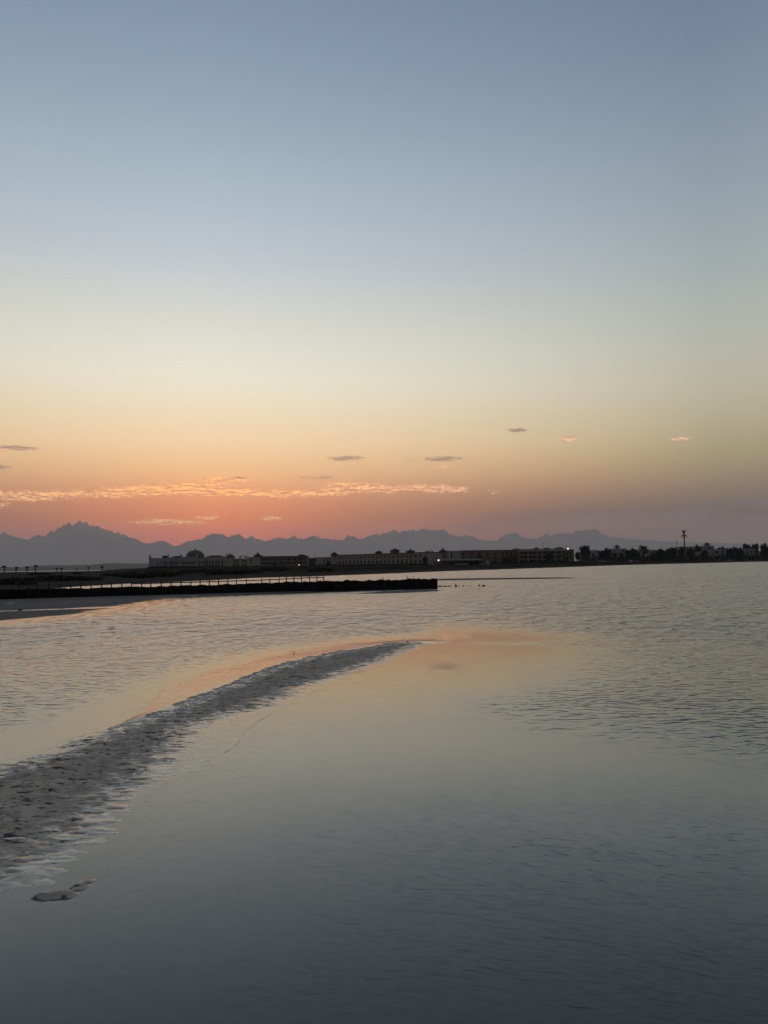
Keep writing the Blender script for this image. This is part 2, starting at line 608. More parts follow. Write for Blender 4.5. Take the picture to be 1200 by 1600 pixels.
def water_material():
    m = bpy.data.materials.new('water')
    m.use_nodes = True
    t = m.node_tree
    t.nodes.clear()
    n = NB(t)
    # one group gives the height of the ripples at a point; three samples give the slope
    g = bpy.data.node_groups.new('ripple_height', 'ShaderNodeTree')
    g.interface.new_socket('Vector', in_out='INPUT', socket_type='NodeSocketVector')
    g.interface.new_socket('Ripple', in_out='INPUT', socket_type='NodeSocketFloat')
    g.interface.new_socket('Fine', in_out='INPUT', socket_type='NodeSocketFloat')
    g.interface.new_socket('Chop', in_out='INPUT', socket_type='NodeSocketFloat')
    g.interface.new_socket('Swell', in_out='INPUT', socket_type='NodeSocketFloat')
    g.interface.new_socket('Height', in_out='OUTPUT', socket_type='NodeSocketFloat')
    q = NB(g)
    gi = q.node('NodeGroupInput')
    go = q.node('NodeGroupOutput')
    V, RI, FI, CH, SW = (gi.outputs[i] for i in range(5))
    wv = q.vm('MULTIPLY', V, (.55, 1.0, 1.0))
    h = q.m('MULTIPLY', q.noise(wv, 9.0, 1.5, 0.5, 0.5), 0.045)
    h = q.m('ADD', h, q.m('MULTIPLY', q.noise(wv, 3.4, 1.0, 0.5, 0.3), 0.026))
    h = q.m('MULTIPLY', h, RI)
    big = q.noise(q.vm('MULTIPLY', V, (1.7, 1.0, 1.0)), 1.6, 2.0, 0.55, 0.4)
    h = q.m('ADD', h, q.m('MULTIPLY', q.m('MULTIPLY', big, 0.14), CH))
    big2 = q.noise(q.vm('MULTIPLY', V, (2.4, 1.0, 1.0)), .80, 1.0, 0.5, 0.3)
    h = q.m('ADD', h, q.m('MULTIPLY', q.m('MULTIPLY', big2, 0.24), CH))
    far = q.noise(q.vm('MULTIPLY', V, (.9, 1.0, 1.0)), .22, 2.0, 0.55, 0.3)
    h = q.m('ADD', h, q.m('MULTIPLY', q.m('MULTIPLY', far, 0.7), SW))
    # long fine crests in the quiet water
    rot = q.node('ShaderNodeVectorRotate', rotation_type='Z_AXIS')
    q.put(rot.inputs['Vector'], V)
    rot.inputs['Angle'].default_value = R(14)
    warp = q.vm('ADD', rot.outputs[0], q.vm('SCALE', q.noise(V, 0.9, 2.0, 0.5, 0.0, 1), scale=0.35))
    f1 = q.noise(q.vm('MULTIPLY', warp, (.17, 1.0, 1.0)), 46.0, 1.0, 0.5)
    f2 = q.noise(q.vm('MULTIPLY', warp, (.3, 1.0, 1.0)), 24.0, 1.0, 0.5)
    fh = q.m('ADD', q.m('MULTIPLY', f1, 0.0016), q.m('MULTIPLY', f2, 0.0017))
    h = q.m('ADD', h, q.m('MULTIPLY', fh, FI))
    g.links.new(h, go.inputs[0])
    geo = n.node('ShaderNodeNewGeometry')
    pos = n.vm('MULTIPLY', geo.outputs['Position'], (1, 1, 0))
    ar = n.node('ShaderNodeAttribute', attribute_name='ripple')
    af = n.node('ShaderNodeAttribute', attribute_name='fine')
    aw = n.node('ShaderNodeAttribute', attribute_name='swell')
    ac = n.node('ShaderNodeAttribute', attribute_name='chop')
    e = 0.012

    def H(off):
        k = n.node('ShaderNodeGroup')
        k.node_tree = g
        n.put(k.inputs[0], n.vm('ADD', pos, off))
        n.put(k.inputs[1], ar.outputs['Fac'])
        n.put(k.inputs[2], af.outputs['Fac'])
        n.put(k.inputs[3], ac.outputs['Fac'])
        n.put(k.inputs[4], aw.outputs['Fac'])
        return k.outputs[0]
    h0, hx, hy = H((0, 0, 0)), H((e, 0, 0)), H((0, e, 0))
    nx = n.m('DIVIDE', n.m('SUBTRACT', h0, hx), e)
    sy = n.m('DIVIDE', n.m('SUBTRACT', hy, h0), e)
    # wind ripples: steep lee faces towards the shore, long gentle backs
    lee = n.m('MAXIMUM', sy, 0.0)
    lee = n.m('ADD', n.m('MULTIPLY', lee, 0.70), n.m('MULTIPLY', n.m('MAXIMUM', n.m('SUBTRACT', lee, 0.10), 0.0), 6.5))
    sy = n.m('ADD', lee, n.m('MULTIPLY', n.m('MINIMUM', sy, 0.0), -0.45))
    ny = n.m('MULTIPLY', sy, -1.0)
    nx = n.m('MULTIPLY', nx, 0.45)
    nor = n.vm('NORMALIZE', n.xyz(nx, ny, 1.0))
    fr = n.node('ShaderNodeFresnel')
    fr.inputs['IOR'].default_value = 1.66
    n.put(fr.inputs['Normal'], nor)
    gl = n.node('ShaderNodeBsdfGlossy', distribution='MULTI_GGX')
    n.put(gl.inputs['Roughness'], n.node('ShaderNodeAttribute', attribute_name='unresolved').outputs['Fac'])
    gl.inputs['Color'].default_value = (1, 1, 1, 1)
    n.put(gl.inputs['Normal'], nor)
    tr = n.node('ShaderNodeBsdfTransparent')
    # the further down the bed lies, the less of it comes through
    ad = n.node('ShaderNodeAttribute', attribute_name='depth')
    k_ = n.m('MULTIPLY', ad.outputs['Fac'], -1.0)
    n.put(tr.inputs['Color'], n.xyz(n.m('EXPONENT', n.m('MULTIPLY', k_, 4.6)), n.m('EXPONENT', n.m('MULTIPLY', k_, 4.2)), n.m('EXPONENT', n.m('MULTIPLY', k_, 5.0))))
    mx = n.node('ShaderNodeMixShader')
    n.put(mx.inputs[0], fr.outputs[0])
    t.links.new(tr.outputs[0], mx.inputs[1])
    t.links.new(gl.outputs[0], mx.inputs[2])
    o = n.node('ShaderNodeOutputMaterial')
    t.links.new(mx.outputs[0], o.inputs[0])
    return m


M['water'] = water_material()

# ------------------------------------------------------------------ ground and water
# far shore of the bay, read as a polar curve around the photographer
shore_px = [(0, 924), (60, 922), (100, 918.4), (200, 912.4), (330, 907), (400, 903), (480, 901), (560, 898), (640, 895), (700, 892.4), (800, 889.3), (900, 885.8), (1000, 882.3), (1100, 879.9), (1200, 877.2)]
sh = [on_ground(*p) for p in shore_px]
sh_az = [math.degrees(math.atan2(p.x, p.y)) for p in sh]
sh_r = [math.hypot(p.x, p.y) for p in sh]
az_tab = [-180, -140, -110, -80, -50] + sh_az + [45, 80, 110, 140, 180]
r_tab = [4, 5, 9, 24, 45] + sh_r + [420, 150, 30, 6, 4]


def water_depth(x, y):
    """a thin film over the sand near the spit, a little deeper round the photographer and out in the bay"""
    r = np.hypot(x, y)
    return .022 + .42 * (1 - sstep(r, 2.3, 6.3)) ** 2.6 + .05 * sstep(r, 16, 50) + .09 * sstep(x, 1.6, 5) * sstep(r, 4, 9)


def land_height(x, y):
    r = np.hypot(x, y)
    az = np.degrees(np.arctan2(x, y))
    rs = np.interp(az, az_tab, r_tab)
    rs = rs + fbm(x / 22, y / 22, 3, 5) * np.clip(rs * 0.03, 0, 3.5)
    d = r - rs
    low = sstep(az, -21, -13)
    up = 0.12 * np.clip(d, 0, 1.5) / 1.5 + (.12 + 0.50 * low) * (1 - np.exp(-np.clip(d, 0, None) / 60.0))
    up = up + fbm(x / 9, y / 26, 4, 11) * 0.10 * sstep(d, 4, 30) * (1 - sstep(r, 500, 1500))
    end = 300 + 320 * sstep(az, -21.5, -18.5)
    up = up - 7.0 * sstep(r, end, end + 330)
    return np.where(d > 0, up, -np.minimum(water_depth(x, y) + .02, .03 + np.clip(-d, 0, 100) * 0.08))


def polar(rs, front=260, back=70):
    a = np.concatenate([np.linspace(-180, -42, back, endpoint=False), np.linspace(-42, 42, front, endpoint=False), np.linspace(42, 180, back)])
    A, Rr = np.meshgrid(np.radians(a), rs)
    return Rr * np.sin(A), Rr * np.cos(A)


X, Y = polar(np.concatenate([[0.01], np.geomspace(1.2, 40, 70), np.geomspace(41, 700, 200), np.geomspace(720, 23500, 50)]), 420, 70)
Z = land_height(X, Y)
ground = link('ground', grid_mesh('ground', X, Y, Z, M['land']))
ground.data.materials.clear()


def ground_material():
    """bare sand that turns to dry scrubby land inland"""
    m = bpy.data.materials.new('ground')
    m.use_nodes = True
    n = NB(m.node_tree)
    b = m.node_tree.nodes['Principled BSDF']
    geo = n.node('ShaderNodeNewGeometry')
    sp = n.node('ShaderNodeSeparateXYZ')
    m.node_tree.links.new(geo.outputs['Position'], sp.inputs[0])
    v = n.vm('MULTIPLY', geo.outputs['Position'], (1, .4, 1))
    f = n.smooth(n.noise(v, .09, 6.0, .62), .44, .60)
    landc = n.mix(f, (.040, .036, .028), (.011, .012, .009))
    bedc = n.mix(n.noise(geo.outputs['Position'], .7, 4.0), (.57, .52, .41), (.66, .60, .47))
    beach = n.mix(n.noise(v, .5, 4.0), (.062, .055, .044), (.044, .039, .031))
    c = n.mix(n.smooth(sp.outputs[2], .22, .42), beach, landc)
    c = n.mix(n.smooth(sp.outputs[2], -.03, .04), bedc, c)
    n.put(b.inputs['Base Color'], c)
    b.inputs['Roughness'].default_value = .95
    b.inputs['Specular IOR Level'].default_value = 0.0
    return m


ground.data.materials.append(ground_material())
tag(ground, kind='structure')

# the sand spit that curves out from the lower left
spit_px = [(-140, 1235), (0, 1198), (60, 1180), (120, 1156), (200, 1130), (260, 1106), (330, 1077), (400, 1050), (460, 1031), (540, 1016), (600, 1007), (664, 1003),
           (655, 1010), (610, 1030), (545, 1053), (480, 1074), (425, 1103), (350, 1124), (312, 1140), (290, 1178), (268, 1200), (235, 1225), (205, 1250), (185, 1275), (150, 1308), (95, 1342), (50, 1368), (0, 1388), (-160, 1440)]
spit = [on_ground(*p) for p in spit_px]
nxg, nyg = int((2.2 + 6.4) / 0.018), int((17.4 - 2.4) / 0.0145)
X, Y = np.meshgrid(np.linspace(-6.4, 2.2, nxg), np.linspace(2.4, 17.4, nyg))
S = poly_sd(X, Y, spit)
left_edge = [on_ground(*p) for p in spit_px[:12]]
right_edge = [on_ground(*p) for p in spit_px[12:]]
dl, dr = line_d(X, Y, left_edge), line_d(X, Y, right_edge)
on_right = dr < dl
u_, v_ = X * .94 + Y * .34, Y * .94 - X * .34
S = S + fbm(X * 1.1, Y * 3.2, 4, 3) * 0.16 + fbm(X * 4.5, Y * 9.0, 3, 8) * 0.07
tongue = fbm(u_ * .9, v_ * 5.5, 4, 13)
Zs = np.where(S > 0, 0.011 * (1 - np.exp(-np.clip(S, 0, None) / 0.16)) + 0.016 * sstep(S, .15, .8), 0)
Zs = Zs + np.where(S <= 0, np.where(on_right, S * 0.011, S * 0.05), 0)
Zs = Zs + np.where(on_right, tongue * .0045 * sstep(S, -.9, -.25) * (1 - sstep(S, .25, .8)), 0)
# wave ripples: short broken crests, deeper towards the edges
wob = fbm(X * 1.3, Y * 1.3, 3, 21) * 1.3
ph = (Y * 13.0 + X * 2.4 + wob * 5.0 + fbm(X * 5, Y * 5, 2, 33) * 1.1)
rip = (1 - np.abs(np.sin(ph))) ** 1.4 - 0.4
lump = fbm(X * 7, Y * 19, 4, 41, 0.6)
env = sstep(S, -0.35, 0.0) * np.where(on_right, .22 + .78 * sstep(S, .05, .6), 1.0)
Zs = Zs + env * (rip * 0.0075 + lump * 0.0180)
pits = np.clip(fbm(X * 6.5, Y * 19.0, 3, 51) - 0.17, 0, 1)
Zs = Zs - pits * 0.11 * sstep(S, -0.05, 0.25)
# a larger pool in the lower left of the spit
for (px, py, rx, ry, dep) in [(20, 1310, .09, .05, .045), (70, 1241, .05, .03, .035), (205, 1208, .05, .025, .035), (480, 1060, .32, .10, -.016), (450, 1073, .25, .06, .02)]:
    p = on_ground(px, py)
    Zs = Zs - dep * np.exp(-(((X - p.x) / rx) ** 2 + ((Y - p.y) / ry) ** 2) ** 2)
# footprints and drag marks just outside the spit, barely awash
for (px, py, rx, ry, hh) in [(68, 1403, .07, .032, .034), (92, 1400, .09, .036, .036), (122, 1388, .06, .03, .03), (136, 1378, .05, .03, .028), (240, 1318, .03, .02, .012)]:
    p = on_ground(px, py)
    wx, wy = X + .02 * fbm(X * 9, Y * 9, 3, 301), Y + .018 * fbm(X * 9, Y * 9, 3, 302) - .10 * (X - p.x) ** 2 / max(rx, .01)
    bmp = np.exp(-(((wx - p.x) / rx) ** 2 + np.where(wy < p.y, (wy - p.y) / (ry * .75), (wy - p.y) / (ry * 1.5)) ** 2) ** 1.3)
    Zs = np.maximum(Zs, np.where(bmp > .03, -0.012 + hh * .85 * bmp + lump * .014, -9))
for pts, wd, top in [
                     ([(352, 1176), (372, 1160), (384, 1142), (400, 1130), (428, 1112)], .020, .009), ([(428, 1112), (460, 1094), (505, 1076)], .020, .006),
                     ([(150, 1362), (200, 1348), (232, 1330), (262, 1300)], .012, .001), ([(300, 1195), (325, 1188), (330, 1192)], .02, .002),
                     ([(400, 1128), (520, 1062), (600, 1040), (700, 1018)], .03, .0015), ([(90, 1160), (140, 1146), (180, 1138), (215, 1128)], .02, .003), ([(450, 1019), (530, 1010), (580, 1004)], .07, .004)]:
    d = line_d(X, Y, [on_ground(*p) for p in pts])
    d = d + np.abs(fbm(X * 6, Y * 6, 3, 61)) * wd * .5
    Zs = np.maximum(Zs, -0.016 + (top + 0.016) * np.exp(-(d / wd) ** 2) + lump * .0015)
# a sheet of run-off on the seaward side of the far half, falling gently away
rg_ = np.hypot(X, Y)
wl = .62 * sstep(rg_, 8.0, 11.5) * (1 + .5 * fbm(X * 1.3, Y * 1.3, 3, 222))
left_out = (~on_right) & (dl < wl * 1.7) & (S < .06) & (wl > .03)
sheet = .019 * (1 - dl / np.maximum(wl, .01))
Zs = np.where(left_out, np.maximum(Zs, sheet), Zs)
film = np.where((~on_right) & (dl < wl + .1), 1 - sstep(S, .03, .12), 0.0)
sink = sstep(-S, 0.9, 1.9)
Zs = np.maximum(Zs, -0.036) - sink * 0.10
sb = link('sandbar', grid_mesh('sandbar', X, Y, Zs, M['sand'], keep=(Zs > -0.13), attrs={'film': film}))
tag(sb, kind='structure')
spit_S = None

# low wet flats in front of the jetty
flat_px = [(-90, 976), (0, 971), (60, 966), (110, 961), (165, 953), (205, 944), (250, 936.5), (300, 933), (400, 928.5), (500, 924.5), (500, 918), (300, 922), (0, 930), (-120, 934)]
flat = [on_ground(*p) for p in flat_px]
X, Y = np.meshgrid(np.linspace(-30, 1.0, 420), np.linspace(19, 54, 420))
S = poly_sd(X, Y, flat) + fbm(X * .35, Y * .5, 3, 71) * .35
Zf = np.where(S > 0, .035 * (1 - np.exp(-S / .7)) + .02 * sstep(S, .5, 3), S * .05)
Zf = Zf + fbm(X * .9, Y * 1.6, 4, 73) * .010
for pts, wd in [([(-60, 947), (30, 942.0), (120, 938), (220, 934), (300, 931.0)], .42), ([(-60, 958), (0, 955.5), (60, 953.5), (110, 951.5), (165, 949)], .62)]:
    d = line_d(X, Y, [on_ground(*p) for p in pts])
    d = d + fbm(X * .4, Y * .8, 3, 77) * .25
    Zf = Zf - .085 * np.exp(-(d / wd) ** 4)
Zf = np.where(S < -1.5, Zf - .5, Zf)
fl = link('sand_flat', grid_mesh('sand_flat', X, Y, Zf, M['flat_sand'], keep=(Zf > -.2)))
tag(fl, kind='structure')


def bank(name, px, cell, top, seed, slope=.05, lump_h=.01):
    P = [on_ground(*p) for p in px]
    x0, x1 = min(p.x for p in P) - 1.5, max(p.x for p in P) + 1.5
    y0, y1 = min(p.y for p in P) - 1.5, max(p.y for p in P) + 1.5
    X, Y = np.meshgrid(np.arange(x0, x1, cell), np.arange(y0, y1, cell))
    S = poly_sd(X, Y, P) + fbm(X * .5, Y * .7, 3, seed) * .25
    Zb = np.where(S > 0, top * (1 - np.exp(-S / .5)), S * slope) + fbm(X * 1.2, Y * 2.0, 4, seed + 1) * lump_h
    o = link(name, grid_mesh(name, X, Y, Zb, M['flat_sand'], keep=Zb > -.12))
    tag(o, kind='structure')
    return o


bank('sandbank', [(548, 928), (600, 924.3), (640, 922.3), (690, 922.0), (684, 924.2), (640, 926.6), (590, 928.2)], .12, .06, 81)
bank('sandbank', [(680, 905.7), (740, 904.9), (810, 904.1), (880, 903.4), (900, 903.2), (880, 904.2), (800, 905.4), (680, 907.2)], .35, .13, 91)

# water sheet with the wind ripples as an attribute
X, Y = polar(np.concatenate([[0.01], np.geomspace(1.2, 60, 240), np.geomspace(61, 720, 110)]), 300, 50)
S = poly_sd(X, Y, spit)
dl, dr = line_d(X, Y, left_edge), line_d(X, Y, right_edge)
az = np.degrees(np.arctan2(X, Y))
r = np.hypot(X, Y)
rip_left = 1.0 * sstep(dl, .25, 1.0 + .09 * r)
# edge of the breeze on the right of the spit
edge = [on_ground(*p) for p in [(690, 985), (830, 1000), (740, 1060), (610, 1090), (600, 1135), (760, 1160), (900, 1178), (1060, 1210), (1300, 1250), (2000, 1200), (2600, 900), (690, 892)]]
se = poly_sd(X, Y, edge) + fbm(X * .5, Y * .3, 3, 95) * .6
rip_right = sstep(se, -.6, 3.0) * (0.55 + .45 * sstep(az, -2, 16))
near = np.where(dr < dl, rip_right, rip_left)
w_r = sstep(az, 1.2, 5.0)
beyond = rip_left * (1 - w_r) + rip_right * w_r
t_r = sstep(r, 14.8, 16.8)
ripple = near * (1 - t_r) + beyond * t_r
ripple = np.where(r > 24, 1.0, ripple)
blend = sstep(r, 17, 24)
ripple = np.where((r > 16) & (r <= 24), ripple * (1 - blend) + blend, ripple)
ripple = ripple * (0.85 + .35 * fbm(X / 6, Y / 9, 3, 97) * (1 - sstep(r, 25, 45)))
# sheltered strip right beside the flats
fd = poly_sd(X, Y, flat)
ripple = ripple * (.4 + .6 * sstep(-fd, .2, 3.0))
fine_px = on_ground(900, 1330)
fine = .25 + 3.0 * np.exp(-(((X - fine_px.x - .4) / 2.2) ** 2 + ((Y - fine_px.y) / 1.4) ** 2)) + .35 * np.exp(-((X - 0.5) / 2.0) ** 2 - ((Y - 3.4) / 1.2) ** 2)
fine = fine * sstep(-S, .1, 1.2) * (0.75 + .5 * fbm(X * .8, Y * 1.1, 3, 99))
ripple = np.clip(ripple, 0.012, 1.3)
chop = ripple * sstep(r, 9, 24)
swell = ripple * sstep(r, 28, 80)
unres = .02 + .20 * np.clip(ripple, 0, 1) * sstep(r, 3, 19)
depth = water_depth(X, Y)
wat = link('water', grid_mesh('water', X, Y, np.zeros_like(X), M['water'], keep=(r < np.interp(az, az_tab, r_tab) + 30), attrs={'ripple': ripple, 'fine': np.clip(fine, .03, 3.2), 'chop': chop, 'swell': swell, 'unresolved': unres, 'depth': depth}))
tag(wat, kind='structure')

# ------------------------------------------------------------------ the far range
crest_px = [(-500, 850), (-300, 838), (-160, 846), (-60, 838), (-15, 834), (0, 834.5), (7, 832.5), (14, 837), (30, 841), (40, 843), (50, 840.5), (58, 836), (65, 837.5), (72, 836.5), (80, 829.5), (84, 831), (90, 825.5), (98, 822), (107, 817), (113, 821), (119, 816.5),
            (124, 813.3), (130, 816.5), (133, 815), (142, 821.5), (152, 822), (165, 827), (174, 831.5), (185, 832.5), (198, 838), (212, 842), (224, 848), (234, 849.2), (245, 846), (257, 845), (264, 849), (272, 853.5), (280, 852.5), (290, 847), (300, 845),
            (312, 842.5), (322, 837.5), (328, 836), (333, 835), (337, 835.3), (343, 833), (349, 836.5), (356, 840), (363, 837.5), (368, 836), (373, 834), (378, 837.5), (383, 842), (393, 838.5), (400, 841.5), (408, 844), (415, 845.5), (425, 842.5), (434, 841), (445, 842), (453, 840), (459, 838),
            (465, 841), (476, 841.5), (484, 838), (491, 836), (498, 840), (506, 842), (511, 841), (518, 843.5), (526, 843), (537, 844), (545, 836), (552, 838), (560, 842), (566, 842.5), (575, 838), (588, 834.5), (593, 836), (600, 832.3), (607, 832), (614, 828.5), (620, 831), (625, 831.5), (630, 829.5),
            (638, 829), (646, 828.5), (652, 829.5), (664, 826), (674, 830), (684, 830), (695, 827.5), (702, 834), (710, 836.5), (718, 839), (728, 836.5), (736, 836.5), (748, 842.5), (760, 845), (768, 844), (776, 845.5), (782, 840), (793, 834.5), (800, 832.5), (807, 832.5), (815, 839), (825, 841), (838, 842), (847, 838),
            (854, 833), (861, 838), (868, 833.5), (880, 833.5), (894, 833), (900, 829), (915, 829), (925, 828), (934, 829), (942, 835.5), (955, 839), (968, 841), (1000, 843), (1040, 846), (1100, 848), (1200, 850), (1400, 848), (1700, 852)]
D_M = 18000.0
ca = np.array([azel(*p)[0] for p in crest_px])
ch = np.array([math.tan(R(azel(*p)[1])) for p in crest_px])
aa = np.radians(np.concatenate([np.linspace(ca.min(), -29, 200, endpoint=False), np.linspace(-29, 29, 2200, endpoint=False), np.linspace(29, ca.max(), 200)]))
tt = np.concatenate([np.linspace(-1, 0, 26), np.linspace(0.12, 1, 8)])
A, T = np.meshgrid(aa, tt)
crest = np.interp(np.degrees(A), ca, ch) * D_M
jag = (fbm(np.degrees(A) * 6.0, A * 0 + .7, 3, 131) * 60 - np.abs(fbm(np.degrees(A) * 2.6, A * 0 + 4.1, 2, 137)) * 36 + 8) * sstep(crest, 500, 700)
wdt = 3400.0
Rr = D_M + T * wdt + fbm(np.degrees(A) * .35, T * 0 + 3.3, 3, 7) * 300 * (1 - np.abs(T))
prof = np.clip(1 - np.abs(T), 0, 1) ** 1.15
rid = 1 - np.abs(fbm(np.degrees(A) * 1.6, T * 1.7, 5, 9))
spur = (rid - .75) * 130 * np.abs(T) * (1 - np.abs(T)) * 2.2
Zm = crest * prof + jag * prof ** 9 + spur - 30 * np.abs(T) ** 2
mt = link('mountain_range', grid_mesh('mountain_range', Rr * np.sin(A), Rr * np.cos(A), np.maximum(Zm, -9.0) + CAM_H * prof, M['mountain']))
tag(mt, kind='structure')
# low dark rise behind the plain on the left
hill_px = [(-300, 884), (-100, 887), (0, 886.0), (30, 886), (60, 883.5), (100, 883.0), (140, 882.6), (155, 881), (175, 879.6), (200, 880.5), (240, 880), (300, 881), (380, 884)]
ha = np.array([azel(*p)[0] for p in hill_px])
hh = np.array([math.tan(R(azel(*p)[1])) * 3000 + CAM_H for p in hill_px])
A, T = np.meshgrid(np.radians(np.linspace(ha.min(), ha.max(), 260)), np.linspace(-1, 1, 21))
Zh = np.interp(np.degrees(A), ha, hh) * np.clip(1 - np.abs(T) ** 1.6, 0, 1) + fbm(np.degrees(A) * 3, T * 3, 4, 15) * 1.2 * (1 - np.abs(T)) * np.abs(T)
Zh = Zh - 6.5 * np.abs(T) ** 1.5
Rh = 3000 + T * 700
hl = link('hill', grid_mesh('hill', Rh * np.sin(A), Rh * np.cos(A), Zh - .2, M['hill']))
tag(hl, kind='structure')

# ------------------------------------------------------------------ buildings
GROUND_Z = 0.55
win_cache = {}


def pane_mesh(w, h, arched, m):
    k = (round(w, 2), round(h, 2), arched, m.name)
    if k not in win_cache:
        b = MB()
        if arched:
            r_ = w / 2
            pts = [(-r_, 0), (r_, 0), (r_, h - r_)] + [(r_ * math.cos(a), h - r_ + r_ * math.sin(a)) for a in (math.pi * i / 8 for i in range(1, 8))] + [(-r_, h - r_)]
            n = len(pts)
            b.add([(x, 0, z) for x, z in pts] + [(x, .06, z) for x, z in pts], [tuple(range(n))] + [tuple(reversed(range(n, 2 * n)))] + [(i, i + n, (i + 1) % n + n, (i + 1) % n) for i in range(n)])
        else:
            b.box(-w / 2, w / 2, 0, .06, 0, h)
        # a thin mullion proud of the pane
        b.box(-.04, .04, -.05, -.002, 0.02, h * .98)
        win_cache[k] = b.mesh('window', m)
    return win_cache[k]


def facade(root, x0, x1, z0, z1, depth, cols, rows, wall, arched=False, rec=.45, y0=0.0, name='wall', glass=None):
    """a wall with real openings between x0..x1 and z0..z1; cols = [(centre, width)], rows = [(sill, height)]; a window object in each"""
    glass = glass or M['glass']
    b = MB()
    b.box(x0, x1, y0 + rec, y0 + depth, z0, z1)
    zc = z0
    for s, h in sorted(rows):
        if s > zc: b.box(x0, x1, y0, y0 + rec, zc, s)
        xc = x0
        for c, w in sorted(cols):
            if c - w / 2 > xc: b.box(xc, c - w / 2, y0, y0 + rec, s, s + h)
            xc = c + w / 2
            if arched:
                r_ = w / 2
                for sg in (-1, 1):
                    arc = [(c + sg * r_ * math.cos(a), s + h - r_ + r_ * math.sin(a)) for a in (math.pi / 2 * i / 5 for i in range(6))]
                    pts = arc + [(c + sg * r_, s + h)]
                    n = len(pts)
                    v = [(px, y0, pz) for px, pz in pts] + [(px, y0 + rec, pz) for px, pz in pts]
                    b.add(v, [tuple(range(n)), tuple(reversed(range(n, 2 * n)))] + [(i, (i + 1) % n, (i + 1) % n + n, i + n) for i in range(n)])
        if xc < x1: b.box(xc, x1, y0, y0 + rec, s, s + h)
        zc = s + h
    if zc < z1: b.box(x0, x1, y0, y0 + rec, zc, z1)
    wo = b.build(name, wall, root)
    for s, h in rows:
        for c, w in cols:
            link('window', pane_mesh(w - .06, h - .06, arched, glass), root, (c, y0 + rec - .12, s + .03))
    return wo


class Frame:
    """local frame of a building whose front stands on the plane y = Y; x and z come from measured image positions"""
    def __init__(self, name, x_px, Y, label, cat='building', group=None):
        p = at_y(x_px, 880, Y)
        self.Y, self.x0, self.z0 = Y, p.x, GROUND_Z - 0.1
        self.root = empty(name, (p.x, Y, self.z0))
        tag(self.root, label, cat, group)

    def x(self, px):
        return at_y(px, 870, self.Y).x - self.x0

    def z(self, px, py):
        return at_y(px, py, self.Y).z - self.z0

    def box(self, name, m, xa, xb, ya, yb, d0, d1, base=None):
        """pixel box: xa..xb, top ya, bottom yb (None = ground)"""
        xm = (xa + xb) / 2
        zb = 0.0 if yb is None else self.z(xm, yb)
        b = MB().box(self.x(xa), self.x(xb), d0, d1, zb, self.z(xm, ya))
        return b.build(name, m, self.root)

    def hip(self, name, m, xa, xb, ya, yb, d0, d1, flat=0.0, fin=0.0):
        xm = (xa + xb) / 2
        z0_, z1_ = self.z(xm, yb), self.z(xm, ya)
        b = MB()
        x0, x1 = self.x(xa), self.x(xb)
        b.box(x0, x1, d0, d1, z0_, z0_ + .22)
        b.pyramid(x0 + .12, x1 - .12, d0 + .12, d1 - .12, z0_ + .223, z1_, flat)
        if fin:
            c = (x0 + x1) / 2
            b.box(c - fin / 2, c + fin / 2, (d0 + d1) / 2 - fin / 2, (d0 + d1) / 2 + fin / 2, z1_ - .1, z1_ + fin * .9)
        return b.build(name, m, self.root)

    def cols(self, lst, w):
        return [(self.x(p), w) for p in lst]

    def rows(self, lst, xm):
        """(top, bottom) pixel pairs to (sill, height)"""
        return [(self.z(xm, b), self.z(xm, t) - self.z(xm, b)) for t, b in lst]


def pinnacle(F, px, top, base, w, m):
    x, z1, z0 = F.x(px), F.z(px, top), F.z(px, base)
    b = MB()
    hw = w / 2
    b.box(x - hw, x + hw, -.25, w - .25, 0.0, z0)
    b.box(x - hw * .8, x + hw * .8, -.25 + hw * .2, w - .25 - hw * .2, z0, z0 + (z1 - z0) * .45)
    b.pyramid(x - hw * .7, x + hw * .7, -.25 + hw * .3, w - .25 - hw * .3, z0 + (z1 - z0) * .45, z1)
    return b.build('pinnacle', m, F.root)


# 1 the palace with the dome
F = Frame('palace', 232.5, 480, 'pale palace with a dark dome and pointed pinnacles at the left end of the hotels')
wm = M['plaster_white']
facade(F.root, F.x(232.5), F.x(252), 0, F.z(242, 872), 16, F.cols([247.2], .55), F.rows([(878, 886)], 247), wm)
c1 = [256.5, 259.6, 262.7, 265.8, 269, 272.1, 275.2, 278.3, 281.4]
c2 = [285.5, 288.6, 291.7, 294.8, 297.9, 301, 304.1]
facade(F.root, F.x(252), F.x(283), 0, F.z(268, 871.3), 15, F.cols(c1, .72), F.rows([(877.8, 882.2), (884.2, 886.2)], 268), wm, arched=True, y0=.6)
facade(F.root, F.x(283), F.x(308), 0, F.z(296, 870.2), 15, F.cols(c2, .72), F.rows([(877.8, 882.2), (884.2, 886.2)], 296), wm, arched=True, y0=.2)
F.box('cornice', wm, 252.3, 282.7, 876.3, 877.1, .2, .597)
F.box('cornice', wm, 283.3, 307.7, 876.0, 876.8, -.2, .197)
F.box('balcony', wm, 254, 282, 883.0, 883.7, -.3, .596)
for px, top, base, w in [(234.2, 866.2, 870.5, 1.25), (262.8, 865.8, 869.8, 1.1), (282.7, 864.6, 869.5, 1.3), (307.4, 863.4, 869.0, 1.4)]:
    pinnacle(F, px, top, base, w, wm)
F.box('roof_block', M['roof_dark'], 252.4, 258.6, 868.2, 871.9, 2, 8)
F.hip('roof', M['roof_dark'], 265.5, 281, 868.6, 871.0, 2, 10, flat=1.2)
zc, zb = F.z(300, 859.0), F.z(300, 870.0)
rr = F.x(314.8) - F.x(300)
hd = zc - zb
